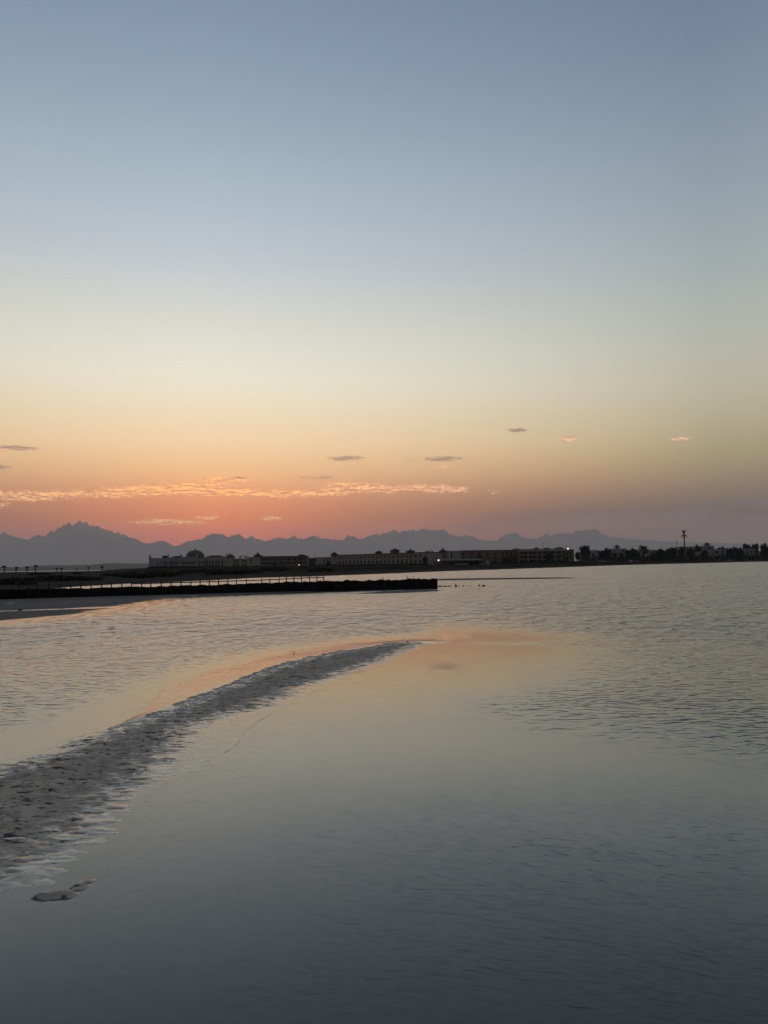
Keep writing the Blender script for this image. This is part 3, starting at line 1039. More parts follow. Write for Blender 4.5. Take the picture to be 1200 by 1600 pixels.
prof = [(rr, zb - .3), (rr, zb + .25)] + [(rr * .98 * math.cos(a), zb + .25 + (hd - .25) * math.sin(a)) for a in np.linspace(0.05, math.pi / 2 * .97, 10)]
prof += [(.55, zc), (.55, zc + .35), (.2, zc + .6), (.02, zc + 1.2)]
MB().lathe(prof, F.x(300), 8.0, 28).build('dome', M['dome'], F.root, smooth=True)
facade(F.root, F.x(308), F.x(317), 0, F.z(312, 871.5), 12, F.cols([310.5, 314.2], .8), F.rows([(877.5, 882), (883.5, 886)], 312), M['plaster_cream'], y0=.9)

# 2 wing right of the dome
F = Frame('hotel_wing', 317, 484, 'low cream hotel wing with a spired turret just right of the dark dome')
wc = M['plaster_cream']
facade(F.root, F.x(317), F.x(353.5), 0, F.z(335, 870.2), 13, F.cols([319.5, 323.5, 328, 332.8, 337.5, 341.5, 347.5], 1.05), F.rows([(876, 880), (881, 884)], 335), wc)
F.hip('roof', M['roof_dark'], 322, 346.5, 867.6, 870.2, .8, 11, flat=2.5)
F.box('turret', wc, 353.8, 364, 870.5, None, -.6, 6)
F.hip('turret_roof', M['roof_dark'], 352.8, 365, 866.0, 870.4, -1.1, 6.5, flat=.6)
for px, tp in ((352.8, 863.6), (357.4, 862.6)):
    x = F.x(px)
    MB().box(x - .35, x + .35, 3, 3.7, F.z(px, 868.5), F.z(px, 866)).pyramid(x - .35, x + .35, 3, 3.7, F.z(px, 866), F.z(px, tp)).build('spire', M['plaster_brown'], F.root)
facade(F.root, F.x(364.3), F.x(386.5), 0, F.z(375, 872.5), 10, F.cols([367, 371, 379, 383], 1.0), F.rows([(875, 878.5), (880.5, 884)], 375), wc, y0=.5)
b = MB()
xa, xb, zl, zt = F.x(374), F.x(384), F.z(379, 872.5), F.z(379, 868.6)
for x in (xa, xb - .4):
    b.box(x, x + .4, .6, 1.0, zl, zt - .35); b.box(x, x + .4, 4.6, 5.0, zl, zt - .35)
b.box(xa - .2, xb + .2, .4, 5.2, zt - .347, zt)
b.build('pergola', M['plaster_brown'], F.root)

# 3 gabled wing
F = Frame('hotel_wing', 386.8, 482, 'two storey hotel wing with a hip roofed tower and a gable at its right end')
w3 = M['plaster_brown']
facade(F.root, F.x(386.8), F.x(397), 0, F.z(392, 870.3), 12, F.cols([391.8], .7), F.rows([(872, 880)], 392), M['plaster_cream'])
F.box('tower', M['plaster_cream'], 397.2, 406.8, 869.6, None, -.5, 6)
F.hip('tower_roof', M['roof_dark'], 395.6, 408.2, 864.6, 869.4, -1.3, 6.8, flat=.5, fin=.8)
cs = [410, 414.7, 420, 429, 440.7, 450.7, 460.7]
facade(F.root, F.x(407), F.x(463.6), 0, F.z(435, 870.0), 13, F.cols(cs, 1.35), F.rows([(872.5, 875.3), (878.3, 881)], 435), w3)
F.box('roof', M['roof_dark'], 406.9, 463.6, 868.9, 869.9, -.4, 13)
facade(F.root, F.x(463.9), F.x(480), 0, F.z(472, 869.0), 12, F.cols([467.8, 471.8, 475.8], 1.2), F.rows([(872.3, 875), (878, 880.6)], 472), M['plaster_ochre'], y0=-.6)
b = MB()
xa, xb, z0_ = F.x(463.4), F.x(480.5), F.z(472, 868.9)
xm = F.x(470.5)
v = [(xa, -1.0, z0_), (xb, -1.0, z0_), (xm, -1.0, F.z(470, 866)), (xa, 12, z0_), (xb, 12, z0_), (xm, 12, F.z(470, 866))]
b.add(v, [(0, 1, 2), (5, 4, 3), (0, 2, 5, 3), (1, 4, 5, 2), (0, 3, 4, 1)])
b.build('gable_roof', M['roof_dark'], F.root)
F.box('terrace_wall', M['plaster_cream'], 387.0, 480, 883.0, None, -3.2, -2.6)
F.box('balcony', M['plaster_cream'], 408, 462, 876.4, 877.2, -.9, -.004)

# 4 long arcaded hotel, its right end nearer
pL, pR = at_y(528, 880, 505), at_y(660.5, 880, 425)
rz = math.atan2(pR.y - pL.y, pR.x - pL.x)
L4 = math.hypot(pR.x - pL.x, pR.y - pL.y)
H4 = empty('arcaded_hotel', (pL.x, pL.y, GROUND_Z - .1), rz)
tag(H4, 'long cream hotel with two rows of arched windows and hipped pavilions on its roof', 'building')
z_top = at_y(528, 868.4, 505).z - GROUND_Z + .1
z_top2 = at_y(660.5, 863.2, 425).z - GROUND_Z + .1
HT = (z_top + z_top2) / 2
nb = 21
cs = [((i + .5) / nb * L4, L4 / nb * .58) for i in range(nb)]
facade(H4, 0, L4, 0, HT, 14, cs, [(HT * .20, HT * .25)], M['plaster_cream'], arched=True, name='lower_wall') if False else None
fl_h = HT / 3.1


def storey(z0, z1, s, h, arched, name):
    facade(H4, 0, L4, z0, z1, 14, cs, [(s, h)], M['plaster_cream'], arched=arched, name=name)


storey(0, HT * .55, HT * .20, HT * .26, True, 'arcade_wall')
b2 = HT * .55 + .02
cs2 = []
for c, w in cs:
    cs2 += [(c - w * .27, w * .38), (c + w * .27, w * .38)]
cs_keep, cs = cs, cs2
storey(b2, HT, HT * .63, HT * .23, False, 'upper_wall')
cs = cs_keep
MB().box(-.2, L4 + .2, -.35, 14.2, HT + .003, HT + .4).build('parapet', M['roof_dark'], H4)
MB().box(-.1, L4 + .1, -.25, -.003, HT * .55 - .14, HT * .55 + .14).build('cornice', M['plaster_white'], H4)


def along(px):
    """distance along the facade of the point seen at image column px"""
    v = ray(px, 870)
    d = Vector((math.cos(rz), math.sin(rz)))
    # solve t*v.xy = pL + s*d
    det = v.x * (-d.y) + d.x * v.y
    t = (pL.x * (-d.y) + d.x * pL.y) / det
    P = Vector((v.x * t, v.y * t))
    return (P - Vector((pL.x, pL.y))).dot(d), P.y


for px, top, wpx, fin in [(585.5, 861.0, 10.5, .5), (610, 857.4, 13.5, .6), (634.7, 859.5, 12.5, 1.0)]:
    s, yy = along(px)
    mpp = yy / FPX
    hw = wpx * mpp / 2
    zt = at_y(px, top, yy).z - GROUND_Z + .1
    body = HT + .4 + (zt - HT - .4) * .5
    t_ = MB().box(s - hw * .72, s + hw * .72, 1.5, 1.5 + hw * 1.44, HT + .403, body).build('pavilion', M['plaster_brown'], H4)
    b = MB().box(s - hw, s + hw, 1.5 - hw * .28, 1.5 + hw * 1.72, body + .003, body + .2)
    b.pyramid(s - hw * .95, s + hw * .95, 1.5 - hw * .23, 1.5 + hw * 1.67, body + .203, zt, .3)
    b.box(s - fin / 2, s + fin / 2, 1.5 + hw * .72 - fin / 2, 1.5 + hw * .72 + fin / 2, zt - .1, zt + fin * .5)
    b.build('pavilion_roof', M['roof_dark'], t_)

F = Frame('hotel_gatehouse', 490, 508, 'blank cream block with a slim hip roofed tower left of the arcaded hotel')
facade(F.root, F.x(493), F.x(516.6), 0, F.z(505, 870.4), 12, F.cols([506.2, 512.2], .6), F.rows([(872, 881)], 505), M['plaster_cream'])
F.box('wall', M['roof_dark'], 481, 492.8, 871.5, None, 3, 9)
F.box('tower', M['plaster_cream'], 517, 527.6, 867.4, None, -1.0, 5)
F.hip('tower_roof', M['roof_dark'], 516, 528.4, 863.0, 867.2, -1.6, 5.6, flat=.7, fin=.5)
for px in (519.6, 522.3, 525):
    link('window', pane_mesh(.7, 1.6, False, M['glass']), F.root, (F.x(px), -1.07, F.z(px, 870.6)))
MB().box(F.x(491) - .06, F.x(491) + .06, 6, 6.12, F.z(491, 872), F.z(491, 864.5)).build('mast', M['steel'], F.root)

# 5 dark towers and the ochre block
F = Frame('apartment_block', 661, 455, 'ochre flat roofed apartment block behind the beach bar, left part with dark turrets')
F.box('stair_tower', M['roof_dark'], 661.5, 668, 862.6, None, .5, 7)
F.box('stair_tower', M['plaster_brown'], 664.2, 671, 861.0, None, -1, .48)
b = MB()
b.box(F.x(671.05), F.x(676.6), -.8, .2, F.z(674, 861.6), F.z(674, 860.3))
b.box(F.x(675.6), F.x(676.6), -.8, .2, F.z(674, 865), F.z(674, 861.6))
b.build('portal', M['roof_dark'], F.root)
facade(F.root, F.x(671.1), F.x(686), 0, F.z(678, 864.6), 8, F.cols([674, 677.5, 681, 684], .9), F.rows([(866.5, 870), (872, 875)], 678), M['plaster_brown'], y0=.5)
F.box('turret', M['plaster_brown'], 687, 697.5, 861.6, None, -.6, 5)
F.hip('turret_roof', M['roof_dark'], 685.8, 699.2, 859.0, 861.5, -1.2, 5.6, flat=.8, fin=1.1)
facade(F.root, F.x(697.8), F.x(720), 0, F.z(709, 860.4), 10, F.cols([705.3], .7), F.rows([(862.5, 873)], 705), M['plaster_cream'], y0=-.2)
facade(F.root, F.x(720.2), F.x(797), 0, F.z(758, 860.3), 14, F.cols([724, 737, 749, 762, 773, 786, 792], 1.45), F.rows([(863.6, 867), (870, 873.4), (876.4, 880)], 758), M['plaster_ochre'])
F.box('parapet', M['roof_dark'], 720, 797.3, 859.5, 860.2, -.3, 14)
for px, py in [(749, 869.2), (762, 869.2), (786, 869.2), (773, 869.2)]:
    x = F.x(px)
    MB().box(x - 1.1, x + 1.1, -.8, -.004, F.z(px, py + 4.6), F.z(px, py + 3.4)).build('balcony', M['plaster_ochre'], F.root)

F = Frame('beach_bar', 676, 330, 'low beach bar with a long pale roof and open dark front on the sand', 'beach bar')
F.z0 = F.z0
facade(F.root, F.x(676), F.x(703), 0, F.z(690, 876.6), 6, F.cols([686, 690.8], .62), F.rows([(880.3, 882.4)], 690), M['plaster_ochre'])
F.box('low_wall', M['plaster_ochre'], 668, 704, 883.2, None, -1.6, -1.3)
b = MB()
xa, xb = F.x(689), F.x(754)
v = [(xa, -2, F.z(720, 875.4)), (xb, -2, F.z(720, 875.4)), (xb, 9, F.z(720, 872.6)), (xa, 9, F.z(720, 872.6))]
v += [(p[0], p[1], p[2] - .22) for p in v]
b.add(v, [(0, 1, 2, 3), (7, 6, 5, 4), (0, 4, 5, 1), (1, 5, 6, 2), (2, 6, 7, 3), (3, 7, 4, 0)])
b.build('roof', M['roof_pale'], F.root)
F.box('back_wall', M['roof_dark'], 703.2, 764, 876.5, None, 5, 5.3)
for px in (707, 714, 722, 731, 740, 748):
    F.box('pillar', M['plaster_brown'], px - .5, px + .5, 876.0, None, -1.4, -1.1)
for a, b_ in ((748.6, 757), (759, 765)):
    F.box('side_wall', M['plaster_white'], a, b_, 875.6, None, .2, .6)
link('window', pane_mesh(1.3, .9, False, M['glass']), F.root, (F.x(753), .12, F.z(753, 880.4)))
F.box('counter', M['plaster_white'], 709, 731, 879.8, 882.6, -.9, -.6)

# 6 balcony block
F = Frame('balcony_block', 799, 452, 'dark three storey block with pale balcony bands and arched roof humps near the middle right')
wb = M['plaster_brown']
b = MB()
b.box(F.x(800.5), F.x(897), 2.4, 15, 0, F.z(848, 858.4))
b.build('wall', wb, F.root)
for ya, yb in ((866.0, 867.2), (873.0, 874.0)):
    F.box('balcony', M['plaster_cream'], 812, 880, ya, yb, 0, 2.39)
F.box('cornice', M['plaster_cream'], 806, 884, 857.4, 861.2, .3, 2.38)
for px in (812.5, 826, 840, 848, 860, 869, 879):
    F.box('pillar', M['plaster_cream'], px - .4, px + .4, 861.25, None, .5, .9)
for ya, yb in ((861.6, 865.6), (867.5, 872.6), (874.5, 880)):
    for px in (816, 822, 830, 836, 844, 853, 865, 874):
        xm = F.x(px)
        link('window', pane_mesh(1.4, F.z(px, ya) - F.z(px, yb), False, M['glass']), F.root, (xm, 2.3, F.z(px, yb)))
facade(F.root, F.x(882), F.x(897.2), 0, F.z(890, 859.0), 2.2, F.cols([886, 892], 1.4), F.rows([(863, 866.5), (869.5, 873)], 890), wb, y0=.1)
facade(F.root, F.x(800), F.x(811), 0, F.z(806, 859.6), 2.2, F.cols([803, 808], 1.1), F.rows([(863, 866.5), (869.5, 873)], 806), wb, y0=.1)
for xa, xb, tp in ((803.5, 815, 856.8), (868.5, 883.5, 854.9)):
    x0, x1 = F.x(xa), F.x(xb)
    zb, zt = F.z((xa + xb) / 2, 858.6), F.z((xa + xb) / 2, tp)
    b = MB()
    pts = [(x0 + (x1 - x0) * i / 10, zb + (zt - zb) * math.sin(math.pi * i / 10) ** .7) for i in range(11)]
    n = len(pts)
    b.add([(x, 1, z) for x, z in pts] + [(x, 9, z) for x, z in pts], [tuple(range(n)), tuple(reversed(range(n, 2 * n)))] + [(i, i + n, (i + 1) % n + n, (i + 1) % n) for i in range(n)])
    b.build('vault_roof', M['roof_dark'], F.root)
F.hip('lantern_roof', M['roof_dark'], 835.5, 843, 854.9, 857.4, 1, 4, flat=.1)
F.box('roof_hut', M['roof_dark'], 853.5, 861, 855.8, 858.2, 3, 7)
MB().box(F.x(852.4) - .07, F.x(852.4) + .07, 5, 5.14, F.z(852, 858.4), F.z(852, 848.5)).box(F.x(852.4) - .5, F.x(852.4) + .5, 5.02, 5.12, F.z(852, 849.2), F.z(852, 848.2)).build('antenna', M['steel'], F.root)

# 7 villas among the trees on the right
YV = 500


def villa(x_px, label, blocks, Y=YV):
    F = Frame('villa', x_px, Y, label, 'villa', 'white villas among the trees on the right shore')
    for xa, xb, ya, wins, d in blocks:
        rows = [(wins[0][1], wins[0][2])] if wins else []
        colsx = [w[0] for w in wins]
        if wins:
            facade(F.root, F.x(xa), F.x(xb), 0, F.z((xa + xb) / 2, ya), 9, F.cols(colsx, wins[0][3]), F.rows(rows, (xa + xb) / 2), M['plaster_white'], y0=d)
        else:
            MB().box(F.x(xa), F.x(xb), d, d + 8.5, 0, F.z((xa + xb) / 2, ya)).build('wall', M['plaster_white'], F.root)
    return F


F = villa(911, 'white flat roofed villa with two dark windows beside the tall dark tree', [(911, 935, 861.6, [(920, 865.5, 869.5, 1.7), (927.3, 865.5, 869.5, 1.7)], 0), (923, 940, 859.5, [], 9.2)])
F = villa(953.5, 'white villa with a small pyramid roof and tall dark openings between piers', [(953.5, 978, 861.8, [(960.8, 864, 872, 3.4), (970.8, 864, 872, 2.6)], 0), (964.5, 986, 856.4, [(981, 858.5, 862, 1.4)], 9.2)])
F.box('lantern', M['plaster_white'], 970, 975.2, 854.2, 856.3, 10, 12.3)
F.hip('pyramid_roof', M['roof_pale'], 968.2, 977, 850.4, 854.2, 9.2, 13.1)
F = villa(1004, 'pale stepped villa just right of the shaggy palm', [(1004, 1015, 858.0, [(1009, 861, 865, 2.2)], 0), (1015.2, 1032, 859.0, [(1021, 862, 866, 1.6), (1027, 862, 866, 1.6)], 1.2), (1004.3, 1018, 865.5, [], -4)])
F = villa(1054, 'white villa with a short square tower beside the very tall palm', [(1054, 1058.5, 857.6, [], 0), (1058.7, 1066, 864, [(1062, 866, 869, 1.5)], .5), (1048, 1053.8, 866.5, [], .3), (1071, 1080, 859, [(1075, 862, 865, 1.6)], 1)])
F = villa(1109, 'white villa with one square window below a pyramid lantern', [(1109, 1116, 858, [], 1), (1116.2, 1128, 857.5, [(1120.5, 861, 865.3, 2.2)], 0), (1132.5, 1136.5, 857.6, [], 1), (1110, 1127, 852.2, [], 10)])
F.box('lantern', M['plaster_white'], 1114.8, 1120.2, 850.2, 852.1, 11, 13.3)
F.hip('pyramid_roof', M['roof_pale'], 1113, 1122.2, 846.2, 850.2, 10, 14.2)
F = villa(1161, 'white villa with tall columns below two dark tree crowns at far right', [(1161, 1181, 857.2, [(1168.3, 860, 868, .8), (1174, 860.5, 866, 2.0)], 0), (1186.5, 1189, 862, [], 1), (1189.2, 1200, 866, [], 1)])
for px in (1162.5, 1165, 1179.5):
    F.box('column', M['plaster_white'], px - .7, px + .7, 857.6, None, -.8, -.2)
F = villa(1090, 'long pale single storey villa mostly hidden behind dark trees', [(1076, 1106, 853.2, [], 14), (1090, 1104, 862, [(1097, 864, 867, 1.5)], 2)])
F = villa(1030, 'low pale garden house between hedge and dark trees', [(1030, 1045, 866.5, [(1034, 868, 870.5, 1.0), (1040, 868, 870.5, 1.0)], 0)])

# ------------------------------------------------------------------ vegetation
def leaf_blob(lobes, n, size, seed, m, name='crown'):
    """leaf clumps scattered through the lobes (centre, radii)"""
    rg = random.Random(seed)
    b = MB()
    vol = [l[1][0] * l[1][1] * l[1][2] for l in lobes]
    for (c, rd), vv in zip(lobes, vol):
        k = max(12, int(n * vv / sum(vol)))
        for _ in range(k):
            while True:
                p = Vector((rg.uniform(-1, 1), rg.uniform(-1, 1), rg.uniform(-1, 1)))
                if .15 < p.length < 1: break
            p = p.normalized() * (p.length ** .6) * rg.uniform(.85, 1.12)
            q = Vector((c[0] + p.x * rd[0], c[1] + p.y * rd[1], c[2] + p.z * rd[2]))
            u = Vector((rg.gauss(0, 1), rg.gauss(0, 1), rg.gauss(0, 1))).normalized()
            w = u.orthogonal().normalized()
            s = size * rg.uniform(.5, 1.25)
            t = u.cross(w)
            b.add([q - w * s, q + t * s * .45 + u * s * .12, q + w * s, q - t * s * .45 - u * s * .1], [(0, 1, 2, 3)])
    return b.mesh(name, m)


def trunk_mesh(h, r0, seed, limbs=4, spread=1.0):
    rg = random.Random(seed)
    b = MB()
    b.tube([(0, 0, -.3), (rg.uniform(-.1, .1), 0, h * .35), (rg.uniform(-.2, .2), rg.uniform(-.2, .2), h * .7)], [r0, r0 * .75, r0 * .5], 7)
    for i in range(limbs):
        a = i * 2 * math.pi / limbs + rg.uniform(-.4, .4)
        b.tube([(0, 0, h * rg.uniform(.35, .6)), (math.cos(a) * spread * .5, math.sin(a) * spread * .5, h * .75), (math.cos(a) * spread, math.sin(a) * spread, h * rg.uniform(.85, 1.0))], [r0 * .45, r0 * .3, r0 * .1], 5)
    return b.mesh('trunk', M['bark'])


def lobes_for(w, h, seed, n=7):
    """uneven round crown of width w and height h, base at z = 0"""
    rg = random.Random(seed)
    out = [((0, 0, h * .45), (w * .36, w * .33, h * .42))]
    for _ in range(n):
        a = rg.uniform(0, 6.28)
        d = rg.uniform(.2, .36) * w
        out.append(((math.cos(a) * d, math.sin(a) * d * .8, h * rg.uniform(.28, .8)), (w * rg.uniform(.12, .22), w * rg.uniform(.12, .2), h * rg.uniform(.12, .24))))
    return out


crowns = [leaf_blob(lobes_for(6, 5, 100 + i), 1500, .40, 200 + i, M['leaf']) for i in range(6)]
trunks = [trunk_mesh(3.2, .2, 300 + i, 4, 1.4) for i in range(3)]
tree_i = 0


def tree(px, wpx, top, label, bottom=875.5, Y=495, group='dark trees along the far shore'):
    """tree whose crown is wpx wide in the picture, from bottom to top"""
    global tree_i
    p = at_y(px, 880, Y)
    zt, zb = at_y(px, top, Y).z, at_y(px, bottom, Y).z
    zb = max(zb, GROUND_Z + .4)
    w = 1.2 * wpx * Y / FPX
    root = empty('tree', (p.x, Y, GROUND_Z - .1))
    tag(root, label, 'tree', group)
    link('crown', crowns[tree_i % 6], root, (0, 0, zb - GROUND_Z + .1), tree_i * 1.3, (w / 6.6, w / 6.6, (zt - zb) / 5.1))
    h = zb - GROUND_Z + (zt - zb) * .6
    link('trunk', trunks[tree_i % 3], root, (0, 0, 0), tree_i, (max(.6, h / 4), max(.6, h / 4), h / 3.2))
    tree_i += 1
    return root


tree(914.5, 18, 849.0, 'tall dark pointed tree between the balcony block and the white villa', Y=497)
tree(903, 10, 861, 'small dark bush tree against the right end of the balcony block', Y=470)
for px, w, tp, lb in [
    (941, 14, 859, 'round dark tree right behind the villa with two windows'),
    (949, 15, 857.2, 'broad dark tree just left of the villa with the pyramid roof'),
    (960, 9, 858.5, 'small dark crown peeping over the left edge of the pyramid roofed villa'),
    (985, 16, 856.6, 'dark tree touching the right side of the pyramid roofed villa'),
    (996, 14, 859.5, 'low dark tree left of the shaggy palm'),
    (1022, 11, 864, 'small dark tree in front of the pale stepped villa'),
    (1033, 15, 854.5, 'wide dark tree between stepped villa and thin mast'),
    (1046, 15, 854.0, 'bushy dark tree left of the thin mast'),
    (1054, 9, 852.8, 'dark crown right at the foot of the thin mast'),
    (1066, 11, 853.6, 'dark tree at the left of the very tall palm trunk'),
    (1079, 13, 856.4, 'low dark tree right of the very tall palm trunk'),
    (1091, 13, 850.0, 'round headed dark tree standing above its neighbours'),
    (1102, 12, 857, 'dark tree right of the round headed tree'),
    (1113, 15, 853.5, 'dark tree under the pyramid lantern'),
    (1127, 14, 852.4, 'dark tree just right of the pyramid lantern'),
    (1133, 10, 853.2, 'dark tree behind the white villa with one square window'),
    (1141, 12, 853.8, 'flat topped dark tree at the left end of the tall clipped hedge'),
    (1151, 14, 853.4, 'flat topped dark tree in the middle of the tall clipped hedge'),
    (1158, 9, 852.2, 'small dark crown left of the villa with columns'),
    (1169, 15, 847.0, 'left of two tall dark crowns above the villa with columns'),
    (1181, 12, 846.2, 'right of two tall dark crowns above the villa with columns'),
    (1196, 17, 848.6, 'large dark tree cut off by the right edge of the view')]:
    tree(px, w, tp, lb, Y=506 if px in (941, 960, 1113, 1127, 1133, 1169, 1181, 1091) else 494)
for px, w, tp, lb in [(429, 7, 880, 'small dark shrub tree before the left half of the gabled wing'), (443, 6, 881, 'small dark shrub tree before the middle of the gabled wing'),
                      (513, 7, 876, 'dark tree in front of the blank cream block'), (664, 9, 868, 'dark tree at the right end of the arcaded hotel'), (748, 13, 866, 'dark tree behind the beach bar roof'),
                      (792, 12, 870, 'dark tree at the right corner of the ochre block'), (805, 11, 866, 'dark tree at the left corner of the balcony block'), (859, 12, 862, 'tall dark tree before the middle of the balcony block'),
                      (832, 9, 873, 'short dark tree before the left half of the balcony block'), (884, 9, 870, 'dark tree before the lamp lit corner of the balcony block')]:
    tree(px, w, tp, lb, bottom=883.5, Y=440 if px > 700 else (420 if px == 664 else 476), group='trees in front of the hotels')


rgt = random.Random(31)
for i_, px in enumerate(range(936, 1200, 11)):
    lb = 'dark tree crown in the ' + ['left', 'middle', 'right'][min(2, (px - 930) // 92)] + ' third of the row behind the villa roofs'
    tree(px + rgt.uniform(-2, 2), rgt.uniform(18, 26), rgt.uniform(855.5, 860), lb, bottom=877, Y=516, group='back row of dark trees behind the villas')


def hedge(xa, xb, top, bottom, Y, label, name='hedge', seed=1, depth=3.0, m=None):
    pa, pb = at_y(xa, 875, Y), at_y(xb, 875, Y)
    L = pb.x - pa.x
    h = max(at_y((xa + xb) / 2, top, Y).z - GROUND_Z, .5)
    root = empty(name, (pa.x, Y, GROUND_Z - .1))
    n = max(3, int(L / 4))
    lob = [(((i + .5) / n * L, 0, h * .48), (L / n * .72, depth / 2, h * .5 * random.uniform(.85, 1.1))) for i in range(n)]
    link('foliage', leaf_blob(lob, int(260 * n), .5, seed, m or M['leaf'], 'foliage'), root)
    rg = random.Random(seed)
    b = MB()
    for i in range(n):
        x = (i + .5) / n * L
        b.tube([(x, 0, -.1), (x + rg.uniform(-.2, .2), 0, h * .7)], [.09, .04], 5)
    b.build('stem', M['bark'], root)
    tag(root, label, 'hedge', 'hedges along the far shore')
    return root


hedge(232, 345, 884.6, 887.5, 462, 'low dark hedge along the foot of the domed palace', seed=11)
hedge(345, 484, 884.0, 887, 466, 'low dark hedge along the foot of the gabled wing', seed=12)
hedge(484, 575, 881.8, 885, 440, 'dark hedge before the left half of the arcaded hotel', seed=13)
hedge(575, 668, 880.4, 884, 415, 'dark hedge before the right half of the arcaded hotel', seed=14)
hedge(764, 905, 877.4, 882, 436, 'dark hedge along the foot of the balcony block', seed=15)
hedge(905, 1010, 868.6, 875, 480, 'long dark hedge in front of the first two white villas', seed=16)
hedge(1010, 1110, 867.0, 873, 480, 'long dark hedge below the very tall palm', seed=17)
hedge(1110, 1215, 865.8, 872, 480, 'long dark hedge in front of the villas at far right', seed=18)
hedge(1137, 1162, 855.5, 868, 488, 'tall clipped dark hedge between two white villas', seed=19)


def frond(b, base, az, length, rise, droop, width):
    pts = []
    for i in range(7):
        t = i / 6
        d = length * t
        z = rise * t * length - droop * length * t * t
        pts.append(Vector((base[0] + math.cos(az) * d * (1 - .25 * t), base[1] + math.sin(az) * d * (1 - .25 * t), base[2] + z)))
    side = Vector((-math.sin(az), math.cos(az), 0))
    vs, fs = [], []
    for i, p in enumerate(pts):
        w = width * math.sin(math.pi * (.12 + .86 * i / 6)) ** .7
        vs += [p + side * w - Vector((0, 0, w * .6)), p, p - side * w - Vector((0, 0, w * .6))]
    for i in range(6):
        a = i * 3
        if i % 2 == 0 or True:
            fs += [(a, a + 1, a + 4, a + 3), (a + 1, a + 2, a + 5, a + 4)]
    b.add(vs, fs)


def palm_parts(h, crown_r, seed, n=20, lean=.2):
    rg = random.Random(seed)
    tr = MB()
    pts, rad = [], []
    for i in range(7):
        t = i / 6
        pts.append((lean * t * t, 0, h * t - (.2 if i == 0 else 0)))
        rad.append(.40 * (1 - .35 * t) + (.03 if i % 2 else 0))
    tr.tube(pts, rad, 8)
    cr = MB()
    for k in range(n):
        frond(cr, (lean, 0, h), k * 2.4 + rg.uniform(-.2, .2), crown_r * rg.uniform(.8, 1.1), rg.uniform(.1, 1.2), rg.uniform(.8, 1.3), crown_r * .16)
    return tr.mesh('trunk', M['bark']), cr.mesh('crown', M['frond'])


palm_m = [palm_parts(4.0, 1.9, 400 + i, 22, random.uniform(-.3, .4)) for i in range(3)]


def palm(px, top, base, Y, label, i, group, wide=1.0):
    zt, zb = at_y(px, top, Y).z, at_y(px, base, Y).z
    zg = float(land_height(np.array([at_y(px, 880, Y).x]), np.array([Y]))[0]) + .05
    h = max(zt - zg, .7)
    p = at_y(px, 880, Y)
    root = empty('palm_tree', (p.x, Y, zg - .1), i * 1.1)
    s = h / 4.8
    link('trunk', palm_m[i % 3][0], root, scale=(s, s, s))
    link('crown', palm_m[i % 3][1], root, scale=(s * wide, s * wide, s))
    tag(root, label, 'palm tree', group)
    return root


G = 'palms on the bare plain at the left'
for i, (px, tp, lb) in enumerate([(7, 882.6, 'dark palm nearest the left edge of the view'), (25.3, 884.2, 'shorter dark palm, second from the left edge'), (42.3, 883.6, 'dark palm, third from the left edge on the plain'), (55.4, 881.6, 'tallest palm of the four on the left plain')]):
    palm(px, tp, 892, 262, lb, i, G, 1.1)
for i, (px, tp, lb) in enumerate([(89, 886.2, 'tiny far palm, left one of a close pair'), (96, 886.4, 'tiny far palm, right one of a close pair'), (119.5, 887.3, 'tiny low palm alone between the pair and the hill mast'),
                                  (138, 885.0, 'small bushy far palm left of the thin hill mast'), (160, 883.4, 'small far palm beside the thin hill mast')]):
    palm(px, tp, 890, 268, lb, i, 'tiny palms on the far plain', 1.2)
palm(1005.5, 850.6, 872, 497, 'shaggy dark palm between two white villas', 1, 'palms on the right shore', 1.05)

# the very tall thin palm with a narrow brush of fronds
Yp = 492
p = at_y(1070.6, 880, Yp)
tp_ = empty('palm_tree', (p.x, Yp, GROUND_Z - .1))
tag(tp_, 'very tall thin palm with a narrow brush top rising far above the trees', 'palm tree', 'palms on the right shore')
z1 = at_y(1070.6, 835.5, Yp).z - GROUND_Z
z2 = at_y(1070.6, 827.0, Yp).z - GROUND_Z
b = MB()
b.tube([(0, 0, -.2), (0, 0, z1 * .3), (.05, 0, z1 * .7), (0, 0, z1), (0, 0, z1 + (z2 - z1) * .5)], [.50, .44, .40, .42, .35], 10)
b.build('trunk', M['bark'], tp_)
b = MB()
rg = random.Random(5)
for k in range(26):
    a = k * 2.4
    L = (z2 - z1) * rg.uniform(.85, 1.05)
    tip = Vector((math.cos(a) * rg.uniform(.9, 2.1), math.sin(a) * rg.uniform(.9, 2.1), z1 + L * rg.uniform(.8, 1.0)))
    mid = Vector((tip.x * .35, tip.y * .35, z1 + L * .6))
    b.tube([(math.cos(a) * .1, math.sin(a) * .1, z1 - .3), mid, tip], [.16, .14, .03], 4)
b.build('crown', M['frond'], tp_)
b = MB()
for k in range(14):
    a = k * 2 * math.pi / 14 + .2
    r1 = rg.uniform(1.5, 2.0)
    b.tube([(0, 0, z1 - .6), (math.cos(a) * r1 * .6, math.sin(a) * r1 * .6, z1 + .1), (math.cos(a) * r1, math.sin(a) * r1, z1 - .5), (math.cos(a) * r1 * 1.05, math.sin(a) * r1 * 1.05, z1 - rg.uniform(1.6, 2.5))], [.12, .12, .1, .04], 4)
b.build('drooping_frond', M['frond'], tp_)

